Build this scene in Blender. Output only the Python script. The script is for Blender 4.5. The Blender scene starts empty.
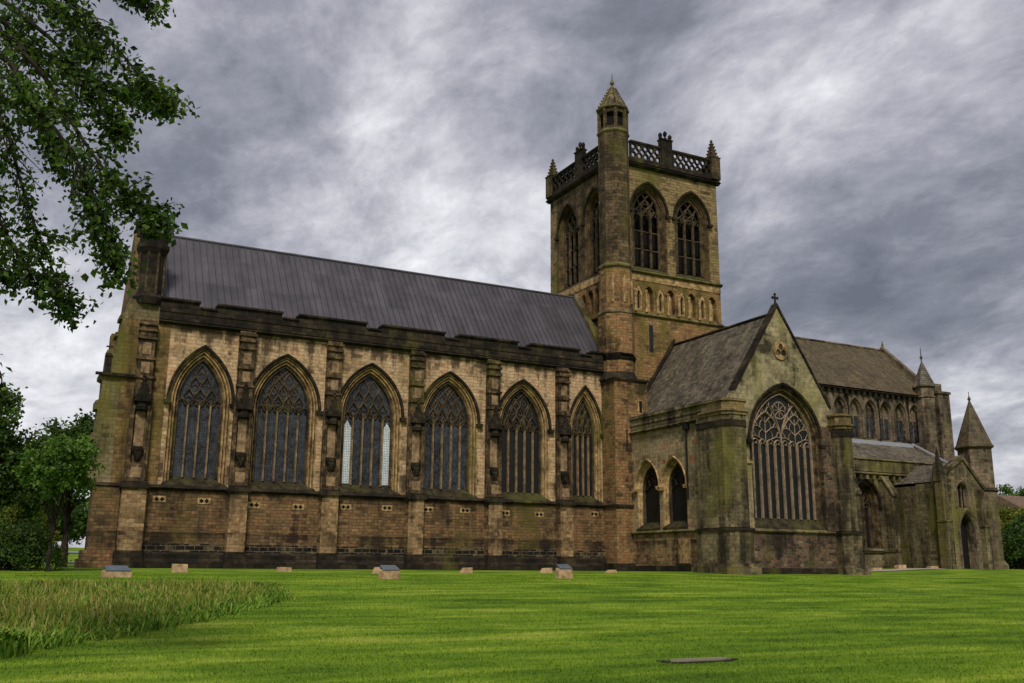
import bpy, bmesh, math, random
from mathutils import Vector, Matrix, noise
from mathutils.geometry import tessellate_polygon
R = math.radians
random.seed(7)
scn = bpy.context.scene
COL = scn.collection

# ------------------------------------------------------------------ camera
CAM = Vector((-0.163, -56.25, 0.085)); YAW, PIT, ROLL, FPX = R(-27.521), R(13.073), R(0.397), 979.9
fw = Vector((-math.sin(YAW)*math.cos(PIT), math.cos(YAW)*math.cos(PIT), math.sin(PIT)))
rt0 = Vector((math.cos(YAW), math.sin(YAW), 0)); up0 = rt0.cross(fw)
cr, sr = math.cos(ROLL), math.sin(ROLL)
rt = cr*rt0 + sr*up0; up = -sr*rt0 + cr*up0
cd = bpy.data.cameras.new('camera'); cam = bpy.data.objects.new('camera', cd); COL.objects.link(cam)
cd.sensor_width = 36; cd.lens = FPX/1024*36; cd.clip_start = .1; cd.clip_end = 6000
M = Matrix((rt, up, -fw)).transposed().to_4x4(); M.translation = CAM
cam.matrix_world = M
scn.camera = cam
def ray(u, v):
    return fw + rt*((u-512)/FPX) + up*((341.5-v)/FPX)
def atY(u, v, Y):
    d = ray(u, v); return CAM + d*((Y-CAM.y)/d.y)
def atD(u, v, D):
    d = ray(u, v); return CAM + d*D

# ------------------------------------------------------------------ light
SUN_EL, SUN_AZ = R(48), R(205)          # azimuth clockwise from +Y: the light comes from front left
w = bpy.data.worlds.new('World'); scn.world = w; w.use_nodes = True
sd = bpy.data.lights.new('sun', 'SUN'); sun = bpy.data.objects.new('sun', sd); COL.objects.link(sun)
sd.energy = 1.5; sd.angle = R(12); sd.color = (1, .93, .82)
sv = Vector((math.sin(SUN_AZ)*math.cos(SUN_EL), math.cos(SUN_AZ)*math.cos(SUN_EL), math.sin(SUN_EL)))
sun.rotation_euler = sv.to_track_quat('Z', 'Y').to_euler()
vs = scn.view_settings
vs.view_transform = 'Standard'; vs.look = 'None'; vs.exposure = 0.85; vs.gamma = 1; vs.use_curve_mapping = False

class NT:
    def __init__(s, tree): s.t = tree; s.n = tree.nodes; s.l = tree.links; s.n.clear()
    def add(s, typ, **k):
        n = s.n.new(typ)
        for a, b in k.items():
            if a == 'ins':
                for i, v in b.items(): s.set(n, i, v)
            else: setattr(n, a, b)
        return n
    def set(s, n, i, v):
        if hasattr(v, 'is_output'): s.l.new(v, n.inputs[i])
        else: n.inputs[i].default_value = v
    def math(s, op, a, b=0.0, c=None, clamp=False):
        n = s.add('ShaderNodeMath', operation=op, use_clamp=clamp); s.set(n, 0, a); s.set(n, 1, b)
        if c is not None: s.set(n, 2, c)
        return n.outputs[0]
    def vmath(s, op, a, b=None):
        n = s.add('ShaderNodeVectorMath', operation=op); s.set(n, 0, a)
        if b is not None: s.set(n, 1, b)
        return n
    def mix(s, f, a, b, mode='MIX'):
        n = s.add('ShaderNodeMix', data_type='RGBA', blend_type=mode)
        s.set(n, 0, f); s.set(n, 6, a); s.set(n, 7, b); return n.outputs[2]
    def ramp(s, f, stops, interp='LINEAR'):
        n = s.add('ShaderNodeValToRGB'); n.color_ramp.interpolation = interp
        e = n.color_ramp.elements
        while len(e) < len(stops): e.new(.5)
        for q, (p, c) in zip(e, stops):
            q.position = p; q.color = (*c, 1) if len(c) == 3 else c
        s.set(n, 0, f); return n.outputs[0]
    def noise(s, vec, scale, detail=4, rough=.55, dist=0, dim='3D'):
        n = s.add('ShaderNodeTexNoise', noise_dimensions=dim)
        s.set(n, 'Vector', vec); s.set(n, 'Scale', scale); s.set(n, 'Detail', detail)
        s.set(n, 'Roughness', rough); s.set(n, 'Distortion', dist); return n.outputs['Fac']
    def mapr(s, v, a, b, c=0., d=1.):
        n = s.add('ShaderNodeMapRange'); n.clamp = True
        for i, x in enumerate((v, a, b, c, d)): s.set(n, i, x)
        return n.outputs[0]

def hx(r, g, b):
    f = lambda c: (c/255/12.92) if c/255 <= .04045 else ((c/255+.055)/1.055)**2.4
    return (f(r), f(g), f(b))

# sky: Nishita daylight under a procedural overcast cloud deck
t = NT(w.node_tree)
skyn = t.add('ShaderNodeTexSky', sky_type='NISHITA'); skyn.sun_disc = False
skyn.sun_elevation = SUN_EL; skyn.sun_rotation = SUN_AZ; skyn.dust_density = 2.5
tc = t.add('ShaderNodeTexCoord'); nv = t.vmath('NORMALIZE', tc.outputs['Generated']).outputs[0]
sp = t.add('ShaderNodeSeparateXYZ', ins={0: nv})
zz = t.math('ADD', t.math('MAXIMUM', sp.outputs[2], 0.0), .34)
cv = t.add('ShaderNodeCombineXYZ', ins={0: t.math('DIVIDE', sp.outputs[0], zz), 1: t.math('DIVIDE', sp.outputs[1], zz), 2: 0.0})
mp = t.add('ShaderNodeMapping', ins={0: cv.outputs[0]}); mp.inputs['Location'].default_value = (3.1, 1.7, 0)
mp.inputs['Rotation'].default_value = (0, 0, R(28)); mp.inputs['Scale'].default_value = (1.9, 1.35, 1)
warp = t.add('ShaderNodeTexNoise', ins={'Vector': mp.outputs[0], 'Scale': .9, 'Detail': 3})
wv = t.vmath('MULTIPLY_ADD', warp.outputs['Color'], (.3, .3, 0)); t.set(wv, 2, mp.outputs[0])
n1 = t.noise(wv.outputs[0], 1.1, 7, .55, .25)
n2 = t.noise(wv.outputs[0], 3.4, 10, .62, .25)
n3 = t.noise(wv.outputs[0], 12, 8, .66, .1)
dens = t.math('ADD', t.math('ADD', t.math('MULTIPLY_ADD', n1, .40, .0), t.math('MULTIPLY', n2, .42)), t.math('MULTIPLY', n3, .18))
def blob(u, v, rad, amp):       # a broad thicker or thinner patch of cloud in one direction of the sky
    d = ray(u, v).normalized()
    dp = t.vmath('DOT_PRODUCT', nv, tuple(d)).outputs['Value']
    return t.math('MULTIPLY', t.mapr(dp, math.cos(R(rad)), 1.0), amp)
for b in [(400, 245, 11, .07), (60, 400, 12, .13), (560, 285, 8, .08), (215, 190, 9, -.06), (840, 110, 10, .05),
          (950, 280, 12, -.08), (800, 230, 8, -.05), (610, 60, 9, -.03), (990, 470, 8, .08), (420, 60, 9, .03), (760, 80, 7, .05)]:
    dens = t.math('ADD', dens, blob(*b))
cloudc = t.ramp(dens, [(.30, hx(80, 82, 91)), (.41, hx(100, 102, 111)), (.49, hx(123, 123, 132)), (.56, hx(146, 146, 153)), (.64, hx(174, 174, 178)), (.74, hx(204, 204, 206))])
lowz = t.mapr(sp.outputs[2], -.05, .02)
cl2 = t.mix(lowz, (*hx(60, 66, 60), 1), cloudc)
skyc = t.vmath('SCALE', skyn.outputs[0]); skyc.inputs[3].default_value = .07
mixs = t.mix(.93, skyc.outputs[0], cl2)
bg = t.add('ShaderNodeBackground', ins={0: mixs, 1: 1.0})
wo = t.add('ShaderNodeOutputWorld'); t.l.new(bg.outputs[0], wo.inputs[0])

# ------------------------------------------------------------------ materials
def newmat(name):
    m = bpy.data.materials.new(name); m.use_nodes = True; t = NT(m.node_tree)
    bs = t.add('ShaderNodeBsdfPrincipled'); o = t.add('ShaderNodeOutputMaterial'); t.l.new(bs.outputs[0], o.inputs[0])
    return m, t, bs

def stone(name, pal, bw=.62, bh=.24, mortar=.35, mort_c=(60, 52, 42), soot=.35, moss=.3, soot_c=(26, 23, 20), moss_c=(74, 76, 26),
          streak=.4, bump=.5, dress=False, var=1.0, bands=()):
    m, t, bs = newmat(name)
    geo = t.add('ShaderNodeNewGeometry'); pos = geo.outputs['Position']
    uvn = t.add('ShaderNodeUVMap'); uv = uvn.outputs[0]
    wn = t.add('ShaderNodeTexNoise', ins={'Vector': pos, 'Scale': 1.3, 'Detail': 2})
    off = t.vmath('SCALE', t.vmath('SUBTRACT', wn.outputs['Color'], (.5, .5, .5)).outputs[0]); off.inputs[3].default_value = .09
    uvw = t.vmath('ADD', uv, off.outputs[0]).outputs[0]
    P = [hx(*c) for c in pal]; n = len(P)
    stops = [((i+.5)/n, c) for i, c in enumerate(P)]
    if dress:
        fine = t.noise(pos, 2.2, 5, .65)
        col = t.ramp(t.mapr(fine, .3, .7), stops)
        mort = 0.0; rnd = fine
    else:
        bk = t.add('ShaderNodeTexBrick', offset=.5, squash=1.0, ins={'Vector': uvw, 'Scale': 1.0, 'Color1': (0, 0, 0, 1), 'Color2': (1, 1, 1, 1),
                   'Mortar': (.5, .5, .5, 1), 'Mortar Size': .021, 'Mortar Smooth': .6, 'Bias': 0.0, 'Brick Width': bw, 'Row Height': bh})
        # a second, wider bond shifts some courses so that the blocks do not all have one length
        bk2 = t.add('ShaderNodeTexBrick', offset=.37, squash=1.0, ins={'Vector': uvw, 'Scale': 1.0, 'Color1': (0, 0, 0, 1), 'Color2': (1, 1, 1, 1),
                   'Mortar': (.5, .5, .5, 1), 'Mortar Size': .014, 'Mortar Smooth': .4, 'Bias': 0.0, 'Brick Width': bw*1.63, 'Row Height': bh})
        r1 = t.math('ADD', t.math('MULTIPLY', bk.outputs['Color'], .55), t.math('MULTIPLY', bk2.outputs['Color'], .45))
        nn = t.noise(pos, .55, 7, .7)
        rnd = t.math('ADD', t.math('MULTIPLY', t.math('SUBTRACT', r1, .5), .72*var), t.math('MULTIPLY_ADD', nn, 1.9, -.45))
        col = t.ramp(rnd, stops)
        mort = t.math('MULTIPLY', bk.outputs['Fac'], mortar)
        col = t.mix(mort, col, (*hx(*mort_c), 1))
    # grain inside each block
    g = t.noise(pos, 5.5, 7, .8)
    col = t.mix(1.0, col, t.ramp(g, [(.28, (.42, .41, .40)), (.72, (1.55, 1.52, 1.46))]), 'MULTIPLY')
    # soot: patches, and long streaks run down by rain
    mpn = t.add('ShaderNodeMapping', ins={0: pos}); mpn.inputs['Scale'].default_value = (1.5, 1.5, .16)
    st = t.noise(mpn.outputs[0], 1.0, 6, .6)
    pt = t.noise(pos, .42, 7, .65, .3)
    sv_ = t.math('ADD', t.math('MULTIPLY', st, streak), t.math('MULTIPLY', pt, 1-streak))
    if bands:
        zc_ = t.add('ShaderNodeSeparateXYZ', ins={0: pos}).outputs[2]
        for zh_, ln_, am_ in bands:      # run-off stain below the cornice; other bands only darken below a given height
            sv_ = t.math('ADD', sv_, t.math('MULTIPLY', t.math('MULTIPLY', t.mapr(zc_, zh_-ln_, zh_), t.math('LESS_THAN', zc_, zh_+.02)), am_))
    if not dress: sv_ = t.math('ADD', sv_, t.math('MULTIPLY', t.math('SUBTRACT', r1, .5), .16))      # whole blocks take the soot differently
    sf = t.mapr(sv_, .585-.2*soot, .70-.2*soot)
    col = t.mix(t.math('MULTIPLY', sf, .88), col, (*hx(*soot_c), 1))
    mp2 = t.add('ShaderNodeMapping', ins={0: pos}); mp2.inputs['Location'].default_value = (31, 17, 5); mp2.inputs['Scale'].default_value = (1, 1, .35)
    ms = t.noise(mp2.outputs[0], .5, 7, .65, .2)
    mf = t.mapr(ms, .62-.26*moss, .76-.26*moss)
    mossc = t.mix(t.noise(pos, 3, 3), (*hx(*moss_c), 1), (*hx(moss_c[0]+38, moss_c[1]+30, moss_c[2]+18), 1))
    col = t.mix(t.math('MULTIPLY', mf, .72), col, mossc)
    t.set(bs, 'Base Color', col); t.set(bs, 'Roughness', .93)
    bs.inputs['Specular IOR Level'].default_value = .2
    h = t.math('ADD', t.math('MULTIPLY', g, .5), t.math('MULTIPLY', rnd, .35))
    h = t.math('SUBTRACT', h, t.math('MULTIPLY', mort, 1.6 if not dress else 0))
    bp = t.add('ShaderNodeBump', ins={'Strength': bump, 'Distance': .05, 'Height': h})
    t.l.new(bp.outputs[0], bs.inputs['Normal'])
    return m

MAT = {}
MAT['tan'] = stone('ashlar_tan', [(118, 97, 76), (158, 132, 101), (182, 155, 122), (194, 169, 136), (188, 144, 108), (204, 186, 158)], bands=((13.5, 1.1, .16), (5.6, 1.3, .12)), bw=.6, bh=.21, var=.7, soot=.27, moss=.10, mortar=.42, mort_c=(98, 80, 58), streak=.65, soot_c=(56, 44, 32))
MAT['brown'] = stone('rubble_brown', [(66, 54, 42), (92, 74, 54), (112, 91, 66), (132, 105, 72), (120, 84, 62), (154, 126, 92)], bands=((4.3, .9, .1), (1.9, 1.0, .12)), bw=.46, bh=.18, soot=.34, moss=.40, mort_c=(40, 33, 25), mortar=.5, var=1.0, moss_c=(62, 60, 26))
MAT['brown_pale'] = stone('buttress_stone', [(84, 68, 50), (116, 94, 68), (142, 117, 86), (164, 138, 104), (136, 104, 76)], bw=.5, bh=.21, soot=.30, moss=.24, bands=((1.9, 1.1, .1), (4.2, .6, .08)), mort_c=(80, 66, 48), var=1.3)
MAT['soot'] = stone('sooted_stone', [(22, 19, 16), (34, 30, 25), (46, 40, 32), (60, 52, 40), (74, 64, 48)], bw=.6, bh=.26, soot=.3, moss=.16, mort_c=(20, 18, 15), soot_c=(15, 13, 12))
MAT['plinth'] = stone('plinth_stone', [(22, 20, 17), (30, 27, 23), (40, 35, 29), (110, 96, 74), (26, 23, 20)], bw=.5, bh=.24, soot=.25, moss=.1, mort_c=(120, 110, 88), mortar=.8, var=1.9, soot_c=(15, 14, 13))
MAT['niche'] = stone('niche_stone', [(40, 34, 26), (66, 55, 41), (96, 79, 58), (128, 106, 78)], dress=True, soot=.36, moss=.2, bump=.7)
MAT['mould'] = stone('moulding_stone', [(104, 84, 58), (146, 120, 84), (174, 146, 104), (192, 166, 122)], dress=True, soot=.22, moss=.08, bump=.4, soot_c=(50, 40, 30))
MAT['tracery'] = stone('tracery_stone', [(104, 86, 66), (134, 112, 86), (158, 134, 104)], dress=True, soot=.12, moss=.02, bump=.3)
MAT['tracery_dark'] = stone('sooted_tracery', [(52, 45, 36), (76, 65, 50), (98, 82, 62)], dress=True, soot=.3, moss=.02, bump=.3)
MAT['pale_tracery'] = stone('pale_tracery_stone', [(118, 104, 88), (146, 130, 112), (160, 136, 116)], dress=True, soot=.06, moss=.0, bump=.3)
MAT['belfry_mould'] = stone('belfry_moulding', [(58, 47, 34), (88, 72, 50), (112, 92, 64)], dress=True, soot=.3, moss=.2, bump=.5)
MAT['tower'] = stone('tower_stone', [(78, 66, 48), (108, 92, 66), (132, 114, 82), (148, 130, 94), (138, 108, 78), (164, 148, 112)], bw=.58, bh=.22, soot=.40, moss=.40, mort_c=(44, 37, 26), mortar=.65, moss_c=(90, 90, 42))
MAT['tower_low'] = stone('tower_rubble', [(74, 60, 44), (108, 87, 62), (134, 107, 74), (152, 120, 82), (140, 98, 70), (172, 150, 112)], bands=((12.7, 1.2, .1), (21, 1.0, .06)), bw=.5, bh=.2, soot=.36, moss=.40, mort_c=(52, 43, 32), mortar=.42, var=1.0)
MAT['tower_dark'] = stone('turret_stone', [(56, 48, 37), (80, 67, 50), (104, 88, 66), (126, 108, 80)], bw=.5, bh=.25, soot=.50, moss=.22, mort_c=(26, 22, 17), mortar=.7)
MAT['mossy'] = stone('mossy_stone', [(76, 68, 52), (104, 94, 70), (130, 118, 90), (148, 134, 104)], bw=.5, bh=.22, soot=.62, moss=.5, streak=.65, moss_c=(84, 84, 34))
MAT['grey'] = stone('transept_stone', [(104, 92, 72), (136, 120, 94), (156, 140, 110), (168, 150, 120), (170, 118, 88)], bw=.55, bh=.24, soot=.18, moss=.42, moss_c=(104, 100, 58), mort_c=(56, 50, 40))
MAT['gable'] = stone('gable_ashlar', [(108, 100, 76), (136, 126, 98), (156, 146, 114), (168, 156, 124)], bw=.8, bh=.3, soot=.34, moss=.38, moss_c=(96, 96, 46), mort_c=(90, 82, 60), mortar=.25, var=.8)
MAT['choir'] = stone('choir_stone', [(84, 75, 62), (108, 97, 80), (128, 115, 95), (140, 118, 98)], bw=.6, bh=.26, soot=.52, moss=.12, mort_c=(56, 50, 42))
MAT['rough'] = stone('rough_rubble', [(48, 44, 38), (74, 66, 56), (98, 86, 70), (124, 94, 78), (88, 78, 64), (142, 124, 100)], bw=.4, bh=.17, soot=.56, moss=.20, mort_c=(96, 84, 66), mortar=.35, var=1.7)
MAT['olive'] = stone('olive_wall', [(74, 60, 40), (104, 86, 54), (126, 104, 66), (140, 112, 72)], bw=.55, bh=.22, soot=.32, moss=.38, streak=.8, moss_c=(80, 76, 34), mort_c=(60, 50, 34))
MAT['sillstone'] = stone('sill_stone', [(34, 31, 22), (52, 48, 32), (68, 62, 42)], dress=True, soot=.3, moss=.45, moss_c=(56, 60, 24))
MAT['cap'] = stone('cap_stone', [(90, 80, 58), (120, 104, 72), (142, 122, 84)], bw=.7, bh=.3, soot=.26, moss=.36, moss_c=(88, 84, 34))
MAT['block'] = stone('memorial_stone', [(150, 122, 92), (176, 148, 116), (190, 164, 132)], dress=True, soot=.08, moss=.05, bump=.3)

def simple(name, c, rough=.8, metal=0, spec=.3, nz=0.0, scale=5, bump=0):
    m, t, bs = newmat(name)
    geo = t.add('ShaderNodeNewGeometry')
    n = t.noise(geo.outputs['Position'], scale, 5, .6)
    col = t.mix(1.0, (*c, 1), t.ramp(n, [(.25, (1-nz,)*3), (.75, (1+nz,)*3)]), 'MULTIPLY')
    t.set(bs, 'Base Color', col); t.set(bs, 'Roughness', rough); t.set(bs, 'Metallic', metal); bs.inputs['Specular IOR Level'].default_value = spec
    if bump:
        bp = t.add('ShaderNodeBump', ins={'Strength': bump, 'Distance': .03, 'Height': n}); t.l.new(bp.outputs[0], bs.inputs['Normal'])
    return m
def glass(name, base, spread, pane=(.11, .15), rough=.22):
    m, t, bs = newmat(name)
    uv = t.add('ShaderNodeUVMap').outputs[0]; geo = t.add('ShaderNodeNewGeometry')
    bk = t.add('ShaderNodeTexBrick', offset=.0, ins={'Vector': uv, 'Scale': 1.0, 'Color1': (0, 0, 0, 1), 'Color2': (1, 1, 1, 1), 'Mortar': (.5, .5, .5, 1),
        'Mortar Size': .007, 'Mortar Smooth': .1, 'Bias': 0.0, 'Brick Width': pane[0], 'Row Height': pane[1]})
    n = t.noise(geo.outputs['Position'], 1.1, 6, .72)
    f = t.math('ADD', t.math('MULTIPLY', bk.outputs['Color'], .5), t.math('MULTIPLY_ADD', n, 2.4, -1.05), clamp=True)
    col = t.mix(f, (*hx(*base), 1), (*hx(*spread), 1))
    col = t.mix(bk.outputs['Fac'], col, (*hx(16, 16, 18), 1))
    t.set(bs, 'Base Color', col)
    t.set(bs, 'Roughness', t.math('MULTIPLY_ADD', bk.outputs['Fac'], .5, rough)); bs.inputs['Specular IOR Level'].default_value = .5
    wn = t.add('ShaderNodeTexBrick', offset=.0, ins={'Vector': uv, 'Scale': 1.0, 'Color1': (0, 0, 0, 1), 'Color2': (1, 1, 1, 1), 'Mortar': (.5, .5, .5, 1),
        'Mortar Size': .02, 'Mortar Smooth': .6, 'Bias': 0.0, 'Brick Width': pane[0], 'Row Height': pane[1]})
    h = t.math('ADD', t.noise(geo.outputs['Position'], 9, 2), t.math('MULTIPLY', wn.outputs['Fac'], .8))
    bp = t.add('ShaderNodeBump', ins={'Strength': .35, 'Distance': .02, 'Height': h}); t.l.new(bp.outputs[0], bs.inputs['Normal'])
    return m
MAT['glass'] = glass('leaded_glass', (11, 12, 15), (74, 78, 88), rough=.36)
MAT['glass_dark'] = glass('dark_leaded_glass', (8, 8, 9), (24, 24, 27), rough=.45)
MAT['glass_daylit'] = glass('daylit_leaded_glass', (190, 200, 206), (226, 232, 234))  # daylight seen through from a far window, painted as pale pane colour
MAT['black'] = simple('opening_dark', hx(14, 13, 12), .9, nz=.3)  # near-black fill that stands for the darkness inside openings
MAT['iron'] = simple('cast_iron', hx(26, 25, 24), .6, nz=.2)
MAT['lead'] = simple('lead_flashing', hx(150, 152, 160), .55, nz=.15)

def roofmat(name, cols, bw, bh, moss=.2, moss_c=(70, 66, 36), slate=True, rough=.7):
    m, t, bs = newmat(name)
    uv = t.add('ShaderNodeUVMap').outputs[0]; geo = t.add('ShaderNodeNewGeometry'); pos = geo.outputs['Position']
    bk = t.add('ShaderNodeTexBrick', offset=.5, ins={'Vector': uv, 'Scale': 1.0, 'Color1': (0, 0, 0, 1), 'Color2': (1, 1, 1, 1), 'Mortar': (.2, .2, .2, 1),
        'Mortar Size': .012, 'Mortar Smooth': .3, 'Bias': 0.0, 'Brick Width': bw, 'Row Height': bh})
    n = t.noise(pos, .7, 6, .65)
    f = t.math('ADD', t.math('MULTIPLY', bk.outputs['Color'], .45), t.math('MULTIPLY_ADD', n, 1.3, -.35))
    P = [hx(*c) for c in cols]
    col = t.ramp(f, [((i+.5)/len(P), c) for i, c in enumerate(P)])
    if slate: col = t.mix(t.math('MULTIPLY', bk.outputs['Fac'], .75), col, (*hx(22, 20, 18), 1))
    mpn = t.add('ShaderNodeMapping', ins={0: uv}); mpn.inputs['Scale'].default_value = (2.2, .35, 1) if not slate else (2.6, .35, 1)
    st = t.noise(mpn.outputs[0], 1.2, 6, .65)
    col = t.mix(1.0, col, t.ramp(st, [(.3, (.6 if slate else .84,)*3), (.7, (1.38 if slate else 1.14,)*3)]), 'MULTIPLY')
    ms = t.noise(pos, .6, 7, .7, .3)
    col = t.mix(t.math('MULTIPLY', t.mapr(ms, .66-.34*moss, .8-.34*moss), .6), col, (*hx(*moss_c), 1))
    t.set(bs, 'Base Color', col); t.set(bs, 'Roughness', rough); bs.inputs['Specular IOR Level'].default_value = .35
    h = t.math('SUBTRACT', t.math('MULTIPLY', bk.outputs['Color'], .4), bk.outputs['Fac'])
    bp = t.add('ShaderNodeBump', ins={'Strength': .5 if slate else .12, 'Distance': .03, 'Height': h}); t.l.new(bp.outputs[0], bs.inputs['Normal'])
    return m
MAT['metal_roof'] = roofmat('metal_sheet_roof', [(60, 58, 63), (72, 69, 75), (82, 79, 86)], .8, 2.6, moss=.0, slate=False, rough=.5)
MAT['slate'] = roofmat('slate_roof', [(52, 47, 40), (78, 71, 60), (100, 92, 78), (120, 110, 92)], .3, .2, moss=.22)
MAT['slate_moss'] = roofmat('mossy_slate_roof', [(58, 48, 32), (82, 70, 46), (100, 86, 58)], .3, .2, moss=.35)

# ------------------------------------------------------------------ mesh helpers
class MB:
    def __init__(s): s.v = []; s.f = []; s.m = []
    def add(s, vs, fs, mi=0):
        o = len(s.v); s.v += [tuple(v) for v in vs]
        for f in fs: s.f.append(tuple(o+i for i in f)); s.m.append(mi)
    def box(s, x0, x1, y0, y1, z0, z1, mi=0, ch=.0):
        vs = [(x, y, z) for z in (z0, z1) for y in (y0, y1) for x in (x0, x1)]
        s.add(vs, [(0, 2, 3, 1), (4, 5, 7, 6), (0, 1, 5, 4), (2, 6, 7, 3), (0, 4, 6, 2), (1, 3, 7, 5)], mi)
    def prism(s, poly, fr, d0, d1, mi=0):          # poly (u,v) loop; from depth d0 (back) to d1 (front), outwards
        n = len(poly)
        vs = [fr(u, v, d0) for u, v in poly]+[fr(u, v, d1) for u, v in poly]
        tris = tessellate_polygon([[Vector((u, v, 0)) for u, v in poly]])
        fs = [tuple(tr) for tr in tris]+[tuple(n+i for i in reversed(tr)) for tr in tris]
        fs += [(i, (i+1) % n, n+(i+1) % n, n+i) for i in range(n)]
        s.add(vs, fs, mi)
    def plate(s, outer, holes, fr, d0, d1, mi=0, back=True):
        loops = [outer]+holes; fl = [p for l in loops for p in l]; n = len(fl)
        tris = tessellate_polygon([[Vector((u, v, 0)) for u, v in l] for l in loops])
        vs = [fr(u, v, d0) for u, v in fl]+[fr(u, v, d1) for u, v in fl]
        fs = [tuple(n+i for i in tr) for tr in tris]
        if back: fs += [tuple(tr) for tr in tris]
        o = 0
        for l in loops:
            k = len(l)
            fs += [(o+i, o+(i+1) % k, n+o+(i+1) % k, n+o+i) for i in range(k)]; o += k
        s.add(vs, fs, mi)
    def loft(s, loops, mi=0, closed=False):         # loops: equal-length 3D point lists
        k = len(loops[0]); vs = [p for l in loops for p in l]; fs = []
        for a in range(len(loops)-1):
            for i in range(k if closed else k-1):
                j = (i+1) % k; fs.append((a*k+i, a*k+j, (a+1)*k+j, (a+1)*k+i))
        s.add(vs, fs, mi)
    def lathe(s, cx, cy, prof, n=8, rot=0., mi=0, cap=True):   # prof [(r,z)]
        vs = []; fs = []
        for r, z in prof:
            for i in range(n):
                a = rot+2*math.pi*i/n; vs.append((cx+r*math.cos(a), cy+r*math.sin(a), z))
        for a in range(len(prof)-1):
            for i in range(n):
                j = (i+1) % n; fs.append((a*n+i, a*n+j, (a+1)*n+j, (a+1)*n+i))
        if cap: fs.append(tuple(range(n-1, -1, -1))); fs.append(tuple((len(prof)-1)*n+i for i in range(n)))
        s.add(vs, fs, mi)
    def bar(s, pts, fr, w, d0, d1, mi=0, ends=True):       # moulded bar along (u,v) polyline: chamfered front
        n = len(pts); L = []
        for i, (u, v) in enumerate(pts):
            a = pts[max(0, i-1)]; b = pts[min(n-1, i+1)]
            dx, dy = b[0]-a[0], b[1]-a[1]; q = math.hypot(dx, dy) or 1; nx, ny = -dy/q, dx/q
            h = w/2; m_ = (d0+d1)/2
            L.append([fr(u-nx*h, v-ny*h, d0), fr(u-nx*h, v-ny*h, m_), fr(u-nx*h*.35, v-ny*h*.35, d1), fr(u+nx*h*.35, v+ny*h*.35, d1), fr(u+nx*h, v+ny*h, m_), fr(u+nx*h, v+ny*h, d0)])
        s.loft(L, mi, closed=True)
    def tube(s, pts, rad, n=6, mi=0):
        L = []
        for i, p in enumerate(pts):
            p = Vector(p); a = Vector(pts[max(0, i-1)]); b = Vector(pts[min(len(pts)-1, i+1)]); d = (b-a).normalized()
            x = d.cross(Vector((0, 0, 1)));  x = Vector((1, 0, 0)) if x.length < 1e-3 else x.normalized(); y = d.cross(x)
            r = rad[i] if isinstance(rad, (list, tuple)) else rad
            L.append([p+x*r*math.cos(2*math.pi*k/n)+y*r*math.sin(2*math.pi*k/n) for k in range(n)])
        s.loft(L, mi, closed=True)
    def pieces(s):
        n = len(s.v); par = list(range(n))
        def fd(i):
            while par[i] != i: par[i] = par[par[i]]; i = par[i]
            return i
        for f in s.f:
            a = fd(f[0])
            for i in f[1:]: par[fd(i)] = a
        isl = {}
        for i in range(n): isl.setdefault(fd(i), []).append(i)
        keys = list(isl); bx = []
        for k in keys:
            P = [s.v[i] for i in isl[k]]; bx.append(([min(p[j] for p in P) for j in range(3)], [max(p[j] for p in P) for j in range(3)]))
        m = len(keys); cl = list(range(m))
        if m == 1 or m > 400: return None
        def fc(i):
            while cl[i] != i: cl[i] = cl[cl[i]]; i = cl[i]
            return i
        sz = [max(h[j]-l[j] for j in range(3)) for l, h in bx]
        for a in range(m):
            for b in range(a+1, m):
                g = math.sqrt(sum(max(0, bx[a][0][j]-bx[b][1][j], bx[b][0][j]-bx[a][1][j])**2 for j in range(3)))
                if g <= max(.02, .48*max(sz[a], sz[b])): cl[fc(a)] = fc(b)
        if len({fc(i) for i in range(m)}) == 1: return None
        at = {k: fc(i) for i, k in enumerate(keys)}; out = {}
        for f, mi in zip(s.f, s.m): out.setdefault(at[fd(f[0])], []).append((f, mi))
        res = []
        for fs in out.values():
            q = MB(); mp = {}
            for f, mi in fs:
                for i in f:
                    if i not in mp: mp[i] = len(q.v); q.v.append(s.v[i])
                q.f.append(tuple(mp[i] for i in f)); q.m.append(mi)
            res.append(q)
        return res
    def build(s, name, mats, parent=None, label=None, smooth=False, uv=True, loc=None, whole=False):
        if parent is not None and not whole and len(s.v) < 9000:
            ps = s.pieces()
            if ps:
                ps.sort(key=lambda q: -len(q.v))
                os_ = [q.build(name, mats, parent, label, smooth, uv, loc, True) for q in ps]
                return os_[0]
        me = bpy.data.meshes.new(name); me.from_pydata(s.v, [], s.f); me.update()
        if not isinstance(mats, (list, tuple)): mats = [mats]
        for m in mats: me.materials.append(MAT[m] if isinstance(m, str) else m)
        me.polygons.foreach_set('material_index', s.m)
        bm = bmesh.new(); bm.from_mesh(me)
        if len(s.f) < 60000: bmesh.ops.recalc_face_normals(bm, faces=bm.faces)
        bm.to_mesh(me); bm.free()
        if uv:
            ul = me.uv_layers.new(name='UVMap'); V = me.vertices
            for p in me.polygons:
                nx, ny, nz = abs(p.normal.x), abs(p.normal.y), abs(p.normal.z)
                q = math.sqrt(max(1e-6, 1-nz*nz))
                for li in p.loop_indices:
                    c = V[me.loops[li].vertex_index].co
                    if nz > .93: ul.data[li].uv = (c.x, c.y)
                    elif nz < .3 and .25 < nx/max(ny, 1e-6) < 4:    # canted faces: measure along the face
                        hd = Vector((-p.normal.y, p.normal.x)).normalized(); ul.data[li].uv = (c.x*hd.x+c.y*hd.y, c.z)
                    elif ny >= nx: ul.data[li].uv = (c.x, c.z/q)
                    else: ul.data[li].uv = (c.y, c.z/q)
        if smooth:
            me.polygons.foreach_set('use_smooth', [True]*len(me.polygons))
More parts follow.
